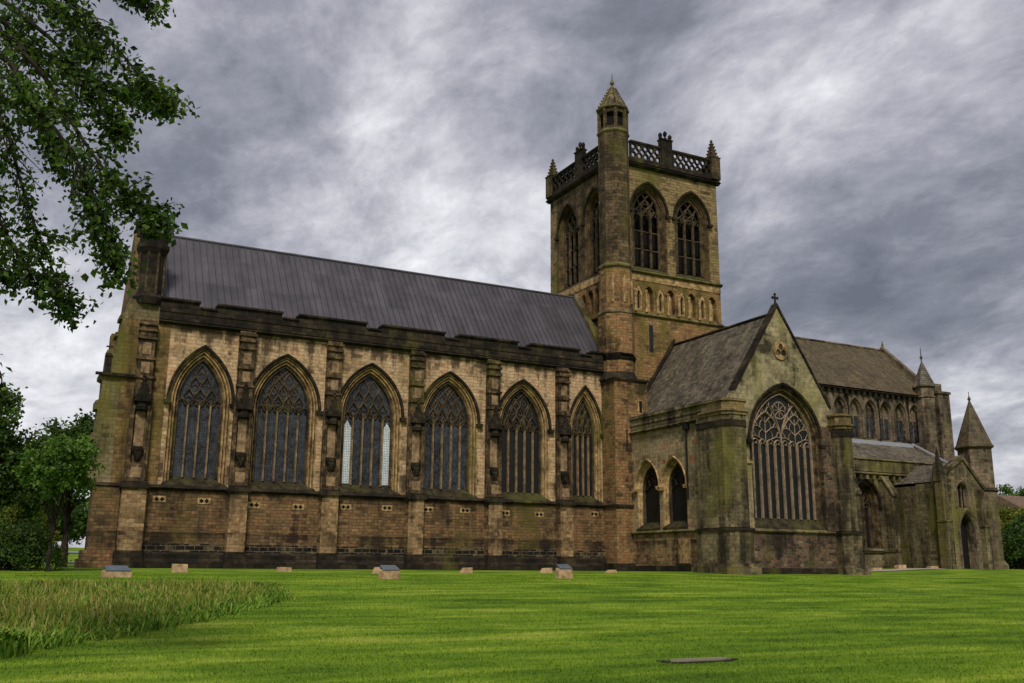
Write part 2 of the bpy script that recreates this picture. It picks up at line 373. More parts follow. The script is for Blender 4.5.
        o = bpy.data.objects.new(name, me); COL.objects.link(o)
        if loc is not None:                          # the mesh was built in world space: bring its origin to loc
            me.transform(Matrix.Translation(-Vector(loc))); o.location = loc
        if parent: put(o, parent)
        if label: o['label'] = label
        return o
def wpos(o):
    p = Vector(o.location)
    while o.parent: o = o.parent; p = p+Vector(o.location)
    return p
def put(o, parent):                                   # keeps the object where it stands (no rotations used on parents built this way)
    o.location = Vector(o.location)-wpos(parent); o.parent = parent
def empty(name, loc, label, cat, group=None):
    o = bpy.data.objects.new(name, None); COL.objects.link(o); o.location = loc; o.empty_display_size = .3
    o['label'] = label; o['category'] = cat
    if group: o['group'] = group
    return o
def tag(o, label, cat, group=None, kind=None):
    if label: o['label'] = label
    if cat: o['category'] = cat
    if group: o['group'] = group
    if kind: o['kind'] = kind
    return o
def copy_tree(o, dx, parent=None):
    c = o.copy(); COL.objects.link(c); c.parent = parent or o.parent
    if parent is None: c.location = Vector(o.location)+Vector(dx)
    for ch in list(o.children): copy_tree(ch, dx, c)
    return c

def FS(Y):  return lambda u, v, d=0.: (u, Y-d, v)          # wall facing the camera (-Y)
def FN(Y):  return lambda u, v, d=0.: (u, Y+d, v)
def FW(X):  return lambda u, v, d=0.: (X-d, u, v)          # wall facing west (-X)
def FE(X):  return lambda u, v, d=0.: (X+d, u, v)

def arch(cx, hw, z0, zs, Rr, ins=0., n=9, bottom=True):     # pointed arch loop, left foot up over the apex to right foot
    h = hw-ins; r = Rr-ins; cl = cx+(Rr-hw)                 # centre for the left arc
    rise = math.sqrt(max(1e-6, r*r-(Rr-hw)**2)); a1 = math.atan2(rise, -(Rr-hw))
    L = [(cx-h, z0)] if bottom else []
    left = []
    for i in range(n+1):
        a = math.pi+(a1-math.pi)*i/n; left.append((cl+r*math.cos(a), zs+r*math.sin(a)))
    L += left; L += [(2*cx-x, z) for x, z in reversed(left[:-1])]
    if bottom: L.append((cx+h, z0))
    return L
def Rfor(hw, rise): return (rise*rise+hw*hw)/(2*hw)
def circle(cx, cz, r, n=14): return [(cx+r*math.cos(2*math.pi*i/n), cz+r*math.sin(2*math.pi*i/n)) for i in range(n+1)]
def foil(cx, cz, r, k=4, rot=0, n=5):                       # k-lobed opening outline
    L = []
    rr = r*.5; c = r*.5
    for j in range(k):
        a0 = rot+2*math.pi*j/k
        for i in range(n):
            b = a0-1.15+2.3*i/(n-1)
            L.append((cx+c*math.cos(a0)+rr*math.cos(b), cz+c*math.sin(a0)+rr*math.sin(b)))
    return L

def window(name, fr, cx, hwo, z0, zs, rise, prof, depth, lights, parent, gmat='glass', style=0, mat='mould', hood=True, trac='tracery', barw=.11,
           sill=True, label=None, transoms=(), pale=(), zsill=None, sill_out=0.1, head='tracery_dark'):
    """hwo: outer half width of the moulded frame; prof [(inset, depth)] steps inwards; glass at `depth`."""
    Rr = Rfor(hwo, rise); zsill = z0 if zsill is None else zsill
    root_pos = fr(cx, z0, 0)
    b = MB(); N = 12; zj = zsill+.06 if sill else z0
    for q_ in range(len(prof)-1):
        i0, d0_ = prof[q_]; i1, d1_ = prof[q_+1]
        b.loft([[fr(u, v, -d) for u, v in arch(cx, hwo, zj, zs, Rr, i, N)] for i, d in (prof[q_], prof[q_+1])], 1 if (d0_+d1_)/2 > .12 and abs(i1-i0) > .025 and (q_ % 4) == 2 else 0)  # deep groove strips take darker stone: groove shade put into the colour
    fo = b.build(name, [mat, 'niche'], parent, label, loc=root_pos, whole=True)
    ii = prof[-1][0]
    if hood:
        h = MB(); hp = [(-.02, .02), (-.16, -.10), (-.12, -.17), (.0, -.12), (.03, .02)]
        h.loft([[fr(u, v, -d) for u, v in arch(cx, hwo, z0, zs, Rr, i, N, bottom=False)] for i, d in hp], closed=False)
        for sx in (-1, 1):
            x = cx+sx*(hwo+.08); h.prism([(x-.17, zs-.2), (x+.17, zs-.2), (x+.2, zs+.02), (x-.2, zs+.02)], fr, -.02, .24)
        h.build('hood_mould', 'soot' if hood != 'm' else mat, fo, loc=root_pos)
    hi = hwo-ii
    g = MB(); loop = arch(cx, hwo, z0, zs, Rr, ii-.02, N)
    tris = tessellate_polygon([[Vector((u, v, 0)) for u, v in loop]])
    if gmat:
        if pale:
            wl = 2*hi/lights
            g.add([fr(u, v, -depth) for u, v in loop], tris, 0)
            for k in pale:
                xa = cx-hi+k*wl+.05; xb = xa+wl-.1
                g.add([fr(xa, z0+.1, -depth+.01), fr(xb, z0+.1, -depth+.01), fr(xb, zs-.75, -depth+.01), fr((xa+xb)/2, zs-.3, -depth+.01), fr(xa, zs-.75, -depth+.01)], [(0, 1, 2, 3, 4)], 1)
            g.build('glass', [gmat, 'glass_daylit'], fo, loc=root_pos)
        else:
            g.add([fr(u, v, -depth) for u, v in loop], tris, 0); g.build('glass', gmat, fo, loc=root_pos)
    # tracery
    tr = MB(); dz = [0]
    dd = depth-.02
    def B(pts, w_=barw, proud=.12, mi=1):
        dz[0] += .0023
        tr.bar(pts, fr, w_, -dd, -dd+proud+.05-dz[0], mi)
    r_in = Rr-ii; cL = cx+(Rr-hwo)
    def inside(u, v, m=0.):
        if v <= zs: return abs(u-cx) <= hi-m
        c = cL if u <= cx else 2*cx-cL
        return math.hypot(u-c, v-zs) <= r_in-m
    def clip(pts):
        out = []; cur = []
        for p in pts:
            if inside(*p, -.03): cur.append(p)
            else:
                if len(cur) > 1: out.append(cur)
                cur = []
        if len(cur) > 1: out.append(cur)
        return out
    wl = 2*hi/lights
    zs_l = zs-(.15 if style != 5 else .6)
    for k in range(1, lights):
        u = cx-hi+k*wl
        B([(u, z0), (u, zs_l)], barw*1.0, .17, 0)
    B(arch(cx, hwo, z0, zs, Rr, ii+.05, N), barw*1.1, .15)
    # cusped light heads
    for k in range(lights):
        c = cx-hi+(k+.5)*wl; hw_ = wl*.5; rr = hw_*1.25
        for z_ in (zs_l-.05,):
            a = arch(c, hw_, z_, z_, Rfor(hw_, hw_*1.25), 0, 6, bottom=False)
            for q in clip(a): B(q, barw*.8, .11)
            for sgn in (-1, 1):
                for q in clip([(c+sgn*hw_*.8, z_+.12*hw_), (c+sgn*hw_*.25, z_+.35*hw_), (c+sgn*hw_*.45, z_+.75*hw_)]): B(q, barw*.6, .07)
    hgt = math.sqrt(r_in**2-(Rr-hwo)**2)
    for tz in transoms: B([(cx-hi, tz), (cx+hi, tz)], barw*.9, .1)
    if style in (0, 2, 4):      # flowing: ogee daggers in rows
        rows = 3 if lights > 3 else 2
        nl = lights
        for rw in range(rows):
            zc = zs+.25+rw*(hgt*.27); nl2 = nl-1-rw*(1 if style != 2 else 1)
            for k in range(max(nl2, 1)):
                c = cx+(k-(max(nl2, 1)-1)/2)*wl*(1 if style != 4 else 1.05); hh = hgt*.2; ww = wl*.47
                for sgn in (-1, 1):
                    pts = [(c+sgn*ww*math.sin(math.pi*s)*(.75+.35*math.cos(math.pi*(s-.3))), zc-hh*.95+2.1*hh*s) for s in [i/9 for i in range(10)]]
                    for q in clip(pts): B(q, barw*.8, .12)
                if style == 2:
                    for q in clip(circle(c, zc+hh*.1, wl*.24)): B(q, barw*.55, .07)
                else:
                    for q in clip([(c-ww*.6, zc), (c, zc+hh*.25), (c+ww*.6, zc)]): B(q, barw*.5, .06)
    if style in (1, 2, 4, 3):   # intersecting arcs from the mullions
        for k in range(1, lights):
            u0 = cx-hi+k*wl
            if style in (3,) and abs(k-lights/2) > .6: continue
            if style == 2 and k % 2 == 0: continue
            for sgn in (-1, 1):
                cc = u0+sgn*r_in
                pts = [(cc-sgn*r_in*math.cos(a), zs+r_in*math.sin(a)) for a in [i*.07 for i in range(20)]]
                for q in clip(pts)[:1]: B(q, barw*.8, .13)
        if style == 1:
            for j, (zc, cs) in enumerate([(zs+hgt*.22, (-1.5, -.5, .5, 1.5)), (zs+hgt*.47, (-.75, 0, .75)), (zs+hgt*.7, (0,))]):
                for c in cs:
                    for q in clip(circle(cx+c*wl, zc, wl*.3)): B(q, barw*.6, .08)
    if style == 3:              # big transept window: two branching trees under a circle
        for sgn in (-1, 1):
            cc = cx+sgn*hi*.5; base = zs-.15
            ah = arch(cc, hi*.5, base, base+.1, Rfor(hi*.5, hgt*.62), 0, 9, bottom=False)
            for q in clip(ah): B(q, barw*1.0, .14)
            for lev in range(4):
                z_ = base+.1+lev*.62
                for s2 in (-1, 1):
                    wdt = hi*.42*(1-.2*lev)
                    for q in clip([(cc, z_), (cc+s2*wdt*.45, z_+.28), (cc+s2*wdt*.8, z_+.42), (cc+s2*wdt, z_+.75)]): B(q, barw*.75, .12)
                    for q in clip([(cc+s2*wdt*.55, z_+.3), (cc+s2*wdt*.5, z_+.62), (cc+s2*wdt*.3, z_+.8)]): B(q, barw*.55, .09)
                    for q in clip([(cc+s2*wdt*.8, z_+.42), (cc+s2*wdt*1.15, z_+.4)]): B(q, barw*.55, .09)
            B([(cc, base), (cc, base+hgt*.55)], barw*.8, .12)
        B([(x, z) for x, z in circle(cx, zs+hgt*.66, hgt*.17)], barw*.9, .13)
        for a in range(4):
            aa = a*math.pi/4; B([(cx-hgt*.16*math.cos(aa), zs+hgt*.66-hgt*.16*math.sin(aa)), (cx+hgt*.16*math.cos(aa), zs+hgt*.66+hgt*.16*math.sin(aa))], barw*.5, .08)
        for sgn in (-1, 1):
            for q in clip([(cx+sgn*.1, zs+hgt*.2), (cx+sgn*.5, zs+hgt*.5), (cx+sgn*.55, zs+hgt*.75)]): B(q, barw*.7, .1)
    tr.build('tracery', [trac, head], fo, loc=root_pos, whole=True)
    if sill:
        s_ = MB(); w0 = hwo+.05
        zt = z0+.02
        sl = [fr(cx-w0+ii*.8, zt, -depth+.02), fr(cx+w0-ii*.8, zt, -depth+.02), fr(cx+w0, zsill, sill_out), fr(cx-w0, zsill, sill_out)]
        lo = [fr(cx-w0+ii*.8, zsill-.12, -depth+.02), fr(cx+w0-ii*.8, zsill-.12, -depth+.02), fr(cx+w0, zsill-.12, sill_out), fr(cx-w0, zsill-.12, sill_out)]
        s_.add(sl+lo, [(0, 1, 2, 3), (4, 7, 6, 5), (0, 3, 7, 4), (1, 5, 6, 2), (2, 6, 7, 3), (0, 4, 5, 1)])
        s_.build('sill', 'sillstone', fo, loc=root_pos)
    return fo
def open_hole(cx, hwo, z0, zs, rise, n=12): return arch(cx, hwo-.01, z0, zs, Rfor(hwo, rise), 0, n)
def string_course(b, fr, u0, u1, z, h=.2, out=.14, mi=0, back=-.1):
    b.add([fr(u, z_, d) for u in (u0, u1) for z_, d in ((z, back), (z, out*.35), (z+h*.45, out), (z+h*.6, out), (z+h+.06, back+.1), (z+h+.06, back))],
          [(0, 1, 7, 6), (1, 2, 8, 7), (2, 3, 9, 8), (3, 4, 10, 9), (4, 5, 11, 10), (5, 0, 6, 11), (0, 5, 4, 3, 2, 1), (6, 7, 8, 9, 10, 11)], mi)

# ------------------------------------------------------------------ terrain
def sstep(a, b, x):
    x = min(1, max(0, (x-a)/(b-a))); return x*x*(3-2*x)
def ground(x, y):
    z = -.031*max(0, -8-y) if y > -70 else -.031*62
    z += .33*sstep(47, 58, x)*sstep(-20, -6, y)
    if y > 11: z += .017*(min(y, 40)-11)
    if y > 40: z += .04*(min(y, 90)-40)
    if x > 75: z += 0
    return z
def lawn_colour(t, pos):
    mp_ = t.add('ShaderNodeMapping', ins={0: pos}); mp_.inputs['Rotation'].default_value = (0, 0, R(-27)); mp_.inputs['Scale'].default_value = (.28, 1.25, 1)
    a = t.noise(mp_.outputs[0], 1.0, 6, .62, .2); c_ = t.noise(pos, .3, 5, .65)
    f = t.math('ADD', t.math('MULTIPLY', a, .62), t.math('MULTIPLY', c_, .42))
    return t.ramp(f, [(.36, hx(62, 90, 16)), (.46, hx(86, 118, 22)), (.54, hx(108, 137, 30)), (.61, hx(134, 156, 46)), (.69, hx(158, 164, 72))])
lawn_m, t, bs = newmat('lawn')
pos = t.add('ShaderNodeNewGeometry').outputs['Position']
col = t.mix(1.0, lawn_colour(t, pos), t.ramp(t.noise(pos, 16, 5, .7), [(.3, (.72, .72, .72)), (.7, (1.12, 1.12, 1.12))]), 'MULTIPLY')
t.set(bs, 'Base Color', col); t.set(bs, 'Roughness', .95); bs.inputs['Specular IOR Level'].default_value = .15
bp = t.add('ShaderNodeBump', ins={'Strength': .8, 'Distance': .06, 'Height': t.noise(pos, 22, 4, .7)}); t.l.new(bp.outputs[0], bs.inputs['Normal'])
MAT['lawn'] = lawn_m
gx = [-2500, -1200, -600, -300, -150, -80]+[i*4 for i in range(-12, 40)]+[170, 200, 260, 400, 800, 1600, 2500]
gy = [-2500, -1000, -300, -150, -100]+[-70+i*2 for i in range(0, 90)]+[115, 140, 180, 250, 400, 800, 1600, 2500]
b = MB(); nx_, ny_ = len(gx), len(gy)
b.add([(x, y, ground(x, y)) for y in gy for x in gx], [(j*nx_+i, j*nx_+i+1, (j+1)*nx_+i+1, (j+1)*nx_+i) for j in range(ny_-1) for i in range(nx_-1)])
o = b.build('ground', 'lawn', smooth=True, uv=False); o['kind'] = 'structure'
MAT['road'] = simple('asphalt', hx(128, 130, 134), .9, nz=.2)
def strip(name, pts, wdt, mat, dz=.02):
    b = MB(); L = []
    for i, (x, y) in enumerate(pts):
        x0, y0 = pts[max(0, i-1)]; x1, y1 = pts[min(len(pts)-1, i+1)]; d = Vector((x1-x0, y1-y0)).normalized(); nx, ny = -d.y, d.x
        L.append([Vector((x+nx*wdt/2*s, y+ny*wdt/2*s, ground(x+nx*wdt/2*s, y+ny*wdt/2*s)+dz)) for s in (-1, -.5, 0, .5, 1)])
    b.loft(L); o = b.build(name, mat); o['kind'] = 'structure'; return o
strip('road', [(-80, 31), (-40, 30), (-20, 30), (0, 30), (20, 30), (60, 30)], 6, 'road', .06)
strip('path', [(-80, 66), (-20, 66), (0, 66), (30, 66), (60, 66)], 6, 'road', .09)
MAT['gravel'] = simple('paving', hx(160, 150, 136), .9, nz=.3, scale=9)

# ------------------------------------------------------------------ the abbey
AB = empty('abbey_church', (21, 4, 0), 'long medieval stone abbey church with a square crossing tower, standing on the mown lawn', 'church')
ZS, ZE, ZP = 4.32, 13.46, 14.85
bays = [(9.5, 1.72, 4), (14.25, 2.02, 5), (19.5, 2.05, 5), (24.75, 2.02, 5), (30.05, 1.98, 5), (34.85, 1.32, 4)]
butts = [11.83, 17.05, 22.4, 27.75, 32.95]
NPROF = [(0, 0), (.06, .01), (.09, .13), (.13, .13), (.17, .04), (.22, .06), (.25, .22), (.29, .22), (.33, .13), (.37, .15), (.41, .32), (.45, .32), (.47, .42)]
# nave walls
b = MB()
b.box(4.45, 37.5, 0, 1.2, -.3, ZS)
b.build('nave_wall', 'brown', AB, 'brown rubble lower wall of the nave', loc=(21, 0, 0))
b = MB(); fr = FS(.12)
holes = [open_hole(cx, hw, 4.5, 9.1, 3.12) for cx, hw, n in bays]
b.plate([(7.0, ZS-.05), (36.4, ZS-.05), (36.4, ZE), (7.0, ZE)], holes, fr, -1.2, 0)
o_ = MB(); o_.box(5.2, 7.003, .13, 1.32, ZS-.05, ZE); o_.box(6.9, 7.55, .07, .2, ZS, ZE-.2); o_.build('nave_wall', 'olive', AB, 'olive stained west end of the nave wall', loc=(6, 0, 8))
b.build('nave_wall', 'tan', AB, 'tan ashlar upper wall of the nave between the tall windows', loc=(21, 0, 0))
b = MB()
b.box(5.2, 37.4, 8.3, 9.44, -.3, 14.3); b.prism([(.2, 0), (9.3, 0), (9.3, 14.2), (4.72, 20), (.2, 14.2)], FW(5.6), -.8, 0)
b.build('nave_wall', 'brown', AB, 'far and end walls of the nave', loc=(21, 9, 0))
# plinth
b = MB(); fr = FS(0)
b.box(4.2, 36.3, -.42, .1, -.3, .34); b.add([fr(u, z, d) for u in (4.2, 36.3) for z, d in ((.34, .42), (.52, .26), (.34, 0), (.52, 0))], [(0, 4, 5, 1), (0, 1, 3, 2), (4, 6, 7, 5), (1, 5, 7, 3)])
b.box(4.3, 36.3, -.26, .1, .5, .74)
b.add([fr(u, z, d) for u in (4.3, 36.3) for z, d in ((.74, .26), (.86, .08), (.86, 0), (.74, 0))], [(0, 4, 5, 1), (1, 5, 6, 2), (0, 1, 2, 3), (4, 7, 6, 5)])
b.build('plinth', 'soot', AB, 'black stained stepped plinth of the nave', loc=(21, 0, 0))
b = MB(); b.box(4.4, 36.3, -.06, .02, .86, 1.3); b.build('plinth', 'plinth', AB, 'course of black blocks with pale joints above the plinth', loc=(21, 0, 1))
b = MB(); string_course(b, FS(0), 4.2, 36.3, ZS-.16, .2, .2)
b.build('string_course', 'soot', AB, loc=(21, 0, ZS))
# parapet with corbelled cornice and low gaps
b = MB(); fr = FS(.12)
string_course(b, fr, 6.9, 36.4, ZE-.1, .22, .3)
z1, z2 = ZP-.42, ZP-.12; top = [(6.9, z2)]
for cx, hw, n in bays:
    top += [(cx-.5, z2), (cx-.5, z1), (cx+.55, z1), (cx+.55, z2)]
top += [(36.4, z2)]
b.prism([(6.9, ZE+.15), (36.4, ZE+.15)]+list(reversed(top)), fr, -.55, .18)
segs = [6.9]+[v for cx, hw, n in bays for v in (cx-.5, cx+.55)]+[36.4]
for i in range(0, len(segs), 2): b.box(segs[i]-.05, segs[i+1]+.05, -.18, .74, z2+.003, ZP)
for cx, hw, n in bays: b.box(cx-.45, cx+.5, -.16, .72, z1+.003, z1+.1)
b.box(6.9, 36.4, -.1, .6, ZE+.6, ZE+.68)
b.build('parapet', 'soot', AB, 'black sooted nave parapet with low gaps over the windows', loc=(21, 0, ZE))
# nave roof: metal sheet with standing seams
b = MB(); e0, e1, rz = (.4, 14.25), (9.04, 14.25), (4.72, 20.0)
xa, xb = 6.95, 37.45
for (ya, za) in (e0, e1):
    dy, dzr = rz[0]-ya, rz[1]-za; L = math.hypot(dy, dzr); ny, nz = (-dzr/L, dy/L) if dy > 0 else (dzr/L, -dy/L)
    q = [(ya, za), rz]
    b.add([(xa, ya, za), (xb, ya, za), (xb, rz[0], rz[1]), (xa, rz[0], rz[1])], [(0, 1, 2, 3)])
    k = xa+.1
    while k < xb:
        vs = []
        for (y_, z_) in q:
            vs += [(k-.025, y_, z_), (k-.012, y_+ny*.07, z_+nz*.07), (k+.012, y_+ny*.07, z_+nz*.07), (k+.025, y_, z_)]
        b.add(vs, [(0, 4, 5, 1), (1, 5, 6, 2), (2, 6, 7, 3)]); k += .40
b.tube([(xa, 4.72, 20.03), (xb, 4.72, 20.03)], .1, 6)
b.build('roof', 'metal_roof', AB, 'long grey metal sheet nave roof with upright seams', loc=(21, 4.7, 17))

# windows of the nave
styles = [0, 2, 0, 4, 2, 4]
pal = [(), (), (0, 4), (), (), ()]
for i, (cx, hw, n) in enumerate(bays):
    window('window', FS(.12), cx, hw, 4.9, 9.1, 3.12, NPROF, .44, n, AB, gmat='glass' if i < 4 else 'glass_dark', style=styles[i], pale=pal[i],
           zsill=4.45, sill_out=.12, barw=.1, hood=True, trac='tracery',
           label=('arched nave window with daylight from a far window painted white at either side' if i == 2 else None))
# vents in the lower wall
for (px, py) in [(159.3, 499), (204, 501), (254, 505), (298, 507), (345.6, 507), (387, 508), (428, 509.5), (465, 510.5), (505, 513), (539, 514.5), (594, 514)]:
    p = atY(px, py, 0); b = MB(); c, z = p.x, p.z
    b.box(c-.34, c+.34, -.025, .05, z-.17, z+.17, 0)
    for dx in (-.14, .14): b.prism([(c+dx-.13, z), (c+dx, z-.13), (c+dx+.13, z), (c+dx, z+.13)], FS(0), 0, .03, 1)
    b.build('vent', ['mould', 'black'], AB, loc=(c, 0, z))

# niche buttresses
def buttress(X, lower=.49, label=None):
    o = MB(); z0 = .0
    o.box(X-lower, X+lower, -.62, .05, .86, 4.16, 0)
    bt = o.build('buttress', 'brown_pale', AB, label, loc=(X, 0, 0))
    p = MB(); p.box(X-lower-.14, X+lower+.14, -.86, .0, -.3, .34); p.box(X-lower-.08, X+lower+.08, -.76, 0, .34, .62); p.box(X-lower-.04, X+lower+.04, -.69, 0, .62, .9)
    p.build('plinth', 'soot', bt, loc=(X, 0, 0))
    s = MB(); fr = FS(0)
    s.prism([(X-lower-.12, 4.14), (X+lower+.12, 4.14), (X+lower+.12, 4.3), (X+lower, 4.5), (X-lower, 4.5), (X-lower-.12, 4.3)], fr, 0, .74)
    s.build('string_course', 'soot', bt, loc=(X, 0, 4.3))
    # upper shaft
    u = MB(); hw = .44
    u.box(X-hw, X+hw, -.18, .3, 4.5, 13.4)
    for sx in (-1, 1):                                  # flanking shafts
        u.lathe(X+sx*(hw-.06), -.36, [(.10, 4.5), (.10, 4.75), (.06, 4.85), (.06, 8.3), (.11, 8.45), (.11, 8.6)], 6)
        u.box(X+sx*hw-.1, X+sx*hw+.1, -.34, -.1, 4.5, 9.2)
    u.box(X-hw-.02, X+hw+.02, -.5, -.1, 4.5, 5.5)
    # weathered stages
    u.prism([(X-hw, 9.2), (X+hw, 9.2), (X+hw*.9, 10.0), (X-hw*.9, 10.0)], fr, 0, .34)
    u.box(X-hw+.03, X+hw-.03, -.32, 0, 9.9, 13.3)
    for z in (10.1, 11.15, 12.3, 12.75, 13.1): u.box(X-hw-.05, X+hw+.05, -.42, 0, z, z+.13)
    u.build('shaft', 'niche', bt, loc=(X, 0, 9))
    n = MB()
    n.box(X-.24, X+.24, -.215, -.17, 6.4, 8.35); n.box(X-.22, X+.22, -.345, -.3, 10.4, 11.0); n.box(X-.22, X+.22, -.345, -.3, 11.45, 12.1)
    n.box(X-.27, X+.27, -.52, -.45, 4.7, 5.25)
    n.build('panel', 'tracery', bt, loc=(X, 0, 8))
    c = MB()                                            # corbel under the niche and shield
    c.lathe(X, -.25, [(.08, 5.55), (.15, 5.7), (.18, 5.9), (.26, 6.05), (.32, 6.2), (.32, 6.32), (.2, 6.36)], 8, R(22.5))
    c.prism([(X-.17, 6.0), (X, 5.62), (X+.17, 6.0), (X+.17, 6.12), (X-.17, 6.12)], fr, .4, .5)
    c.build('corbel', 'soot', bt, loc=(X, 0, 6))
    d = MB()                                            # canopy: polygonal hood, gablet with crockets, finial
    d.lathe(X, -.25, [(.24, 8.3), (.36, 8.36), (.39, 8.55), (.34, 8.62), (.34, 8.8), (.2, 8.86)], 8, R(22.5))
    d.prism([(X-.46, 8.8), (X+.46, 8.8), (X, 9.95)], fr, .2, .66)
    for sx in (-1, 1):
        for k in range(3): q = k/3+.12; d.lathe(X+sx*.46*(1-q), -.55, [(.03, 8.8+1.1*q), (.09, 8.88+1.1*q), (.03, 8.99+1.1*q)], 5)
        d.lathe(X+sx*.44, -.4, [(.07, 8.6), (.08, 9.1), (.01, 9.55)], 4, R(45))
    d.lathe(X, -.5, [(.04, 9.85), (.12, 9.98), (.05, 10.08), (.1, 10.2), (.01, 10.35)], 6)
    d.build('canopy', 'soot', bt, loc=(X, 0, 9))
    return bt
b1 = buttress(butts[0])
for X in butts[1:]: copy_tree(b1, (X-butts[0], 0, 0))
b0 = buttress(6.35, .62, 'olive stained corner buttress at the west end of the nave')

# west corner: stepped angle buttress, pinnacle and gable coping
b = MB(); fr = FS(.2)
prof = [(4.05, ZS), (4.15, 6.6), (4.02, 6.6), (4.02, 7.0), (4.2, 7.05), (4.2, 8.3), (4.05, 8.3), (4.05, 8.75), (4.3, 8.9), (4.3, 9.9), (4.1, 10.0), (4.1, 10.2), (4.35, 10.3), (4.4, 11.6),
        (4.8, 11.7), (4.85, 12.4), (4.7, 12.4), (4.7, 12.6), (4.95, 12.7), (5.0, 13.4), (4.85, 13.4), (4.85, 13.6), (5.15, 13.8), (5.3, 14.6), (7.1, 14.6), (7.1, ZS)]
b.prism(prof, fr, -1.3, 0.02)
b.build('angle_buttress', 'mossy', AB, 'stepped green stained buttress at the west corner', loc=(5, 0, 8))
b = MB(); b.box(4.35, 5.7, -.12, 1.3, .8, ZS-.02); b.box(3.95, 5.6, -.5, 1.6, -.3, .45); b.box(4.1, 5.6, -.36, 1.5, .45, .9)
b.build('angle_buttress', 'brown', AB, 'brown foot of the west corner buttress', loc=(5, 0, 2))
b = MB(); fz = 10.3
b.lathe(4.5, .3, [(.22, 10.2), (.22, 11.2), (.28, 11.25), (.05, 11.6), (.05, 11.9)], 4, R(45)); b.box(4.33, 4.67, .26, .34, 11.75, 11.83)
b.box(3.9, 7.0, -.06, .1, 10.15, 10.3)
b.build('cross_finial', 'soot', AB, loc=(4.5, 0, 11))
b = MB()
b.lathe(6.3, .7, [(.88, 14.4), (.95, 14.6), (.95, 14.8), (.74, 15.0), (.72, 17.3), (.8, 17.45), (.92, 17.7), (.92, 17.95), (.8, 18.0), (.8, 18.5), (.86, 18.55), (.3, 18.75)], 8, R(22.5))
for k in range(8):
    a = R(45*k); b.box(6.3+.8*math.cos(a)-.13, 6.3+.8*math.cos(a)+.13, .7+.8*math.sin(a)-.13, .7+.8*math.sin(a)+.13, 18.4, 18.95)
b.build('pinnacle', 'soot', AB, 'dark octagonal pinnacle at the west end of the nave', loc=(6.3, .7, 14))
b = MB()
for k in range(8):
    a = R(45*k+22.5); b.lathe(6.3+.72*math.cos(a), .7+.72*math.sin(a), [(.08, 15.0), (.08, 17.4)], 5)
b.build('pinnacle_shaft', 'tower_dark', AB, loc=(6.3, .7, 16))
b = MB(); b.prism([(.2, 14.3), (.2, 14.75), (4.72, 20.5), (9.24, 14.75), (9.24, 14.3), (4.72, 20.02)], FW(6.2), -.85, 0); b.build('gable_coping', 'soot', AB, 'west gable coping', loc=(6.6, 4.7, 17))
b = MB(); b.prism([(.4, 14.6), (4.72, 20.35), (9.04, 14.6), (9.04, 14.0), (.4, 14.0)], FW(36.75), -.75, 0); b.build('gable_coping', 'mossy', AB, 'mossy coping where the nave roof meets the tower', loc=(37, 4.7, 17))

# ---------------------------------------------------------------- tower
TX0, TX1, TY0, TY1 = 37.53, 46.97, 0.0, 9.44
ZB, ZC, ZT = 21.1, 29.43, 31.25
b = MB()
# low stage (rubble) and arcade stage
b.box(TX0, TX1, TY0, TY1, -.3, 17.95)
b.build('tower_wall', 'tower_low', AB, 'patched tan rubble of the lower tower', loc=(42, 4, 9))
BT = [(40.5, 1.62), (44.45, 1.62)]; zb0, zbs, rb = 21.75, 25.9, 2.3
BTW = [(2.75, 1.5), (6.65, 1.5)]
b = MB()
front = FS(TY0); west = FW(TX0)
b.plate([(TX0, ZB), (TX1, ZB), (TX1, ZC), (TX0, ZC)], [open_hole(c, h, 21.45, zbs, rb) for c, h in BT], front, -1.0, 0)
b.plate([(TX0, ZB), (TX1, ZB), (TX1, ZC), (TX0, ZC)], [open_hole(c, h, 21.45, zbs, rb) for c, h in BT], FN(TY1), -1.0, 0)
b.build('belfry_wall', 'tower', AB, 'olive and tan belfry wall facing the lawn', loc=(42, 0, 25))
b = MB()
b.plate([(1.0, ZB), (TY1-1, ZB), (TY1-1, ZC), (1.0, ZC)], [open_hole(c, h, 21.45, zbs, rb) for c, h in BTW], west, -1.0, 0)
b.box(TX0, TX0+1, TY0+1.003, TY0+1.01, ZB, ZC)
b.plate([(1.0, ZB), (TY1-1, ZB), (TY1-1, ZC), (1.0, ZC)], [open_hole(c, h, 21.45, zbs, rb) for c, h in BTW], FE(TX1), -1.0, 0)
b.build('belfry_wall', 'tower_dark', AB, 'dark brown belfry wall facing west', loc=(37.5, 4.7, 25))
b = MB(); b.box(TX0+1, TX1-1, TY0+1, TY1-1, ZC-.4, ZC-.2); b.box(TX0+.9, TX1-.9, TY0+.9, TY1-.9, 20.9, 21.2); b.box(TX0+1.1, TX1-1.05, 1.2, 8.2, 21.2, 29)  # floor, ceiling and an added dark core that keeps sky from showing through
b.build('belfry_floor_core', 'black', AB, loc=(42, 4.7, 25))
TP = [(0, 0), (.05, .02), (.09, .12), (.16, .1), (.2, .22), (.27, .2), (.31, .34), (.38, .32), (.42, .48)]
for c, h in BT:
    window('belfry_window', front, c, h, zb0, zbs, rb, TP, .5, 3, AB, gmat=None, style=4, hood=True, sill=True, zsill=21.4, sill_out=.05, transoms=(23.1, 24.5), trac='tracery_dark', barw=.15, mat='belfry_mould')
for c, h in BTW:
    window('belfry_window', west, c, h, zb0, zbs, rb, TP, .5, 3, AB, gmat=None, style=4, hood=True, sill=True, zsill=21.4, sill_out=.05, transoms=(23.1, 24.5), trac='tracery_dark', barw=.15, mat='belfry_mould')
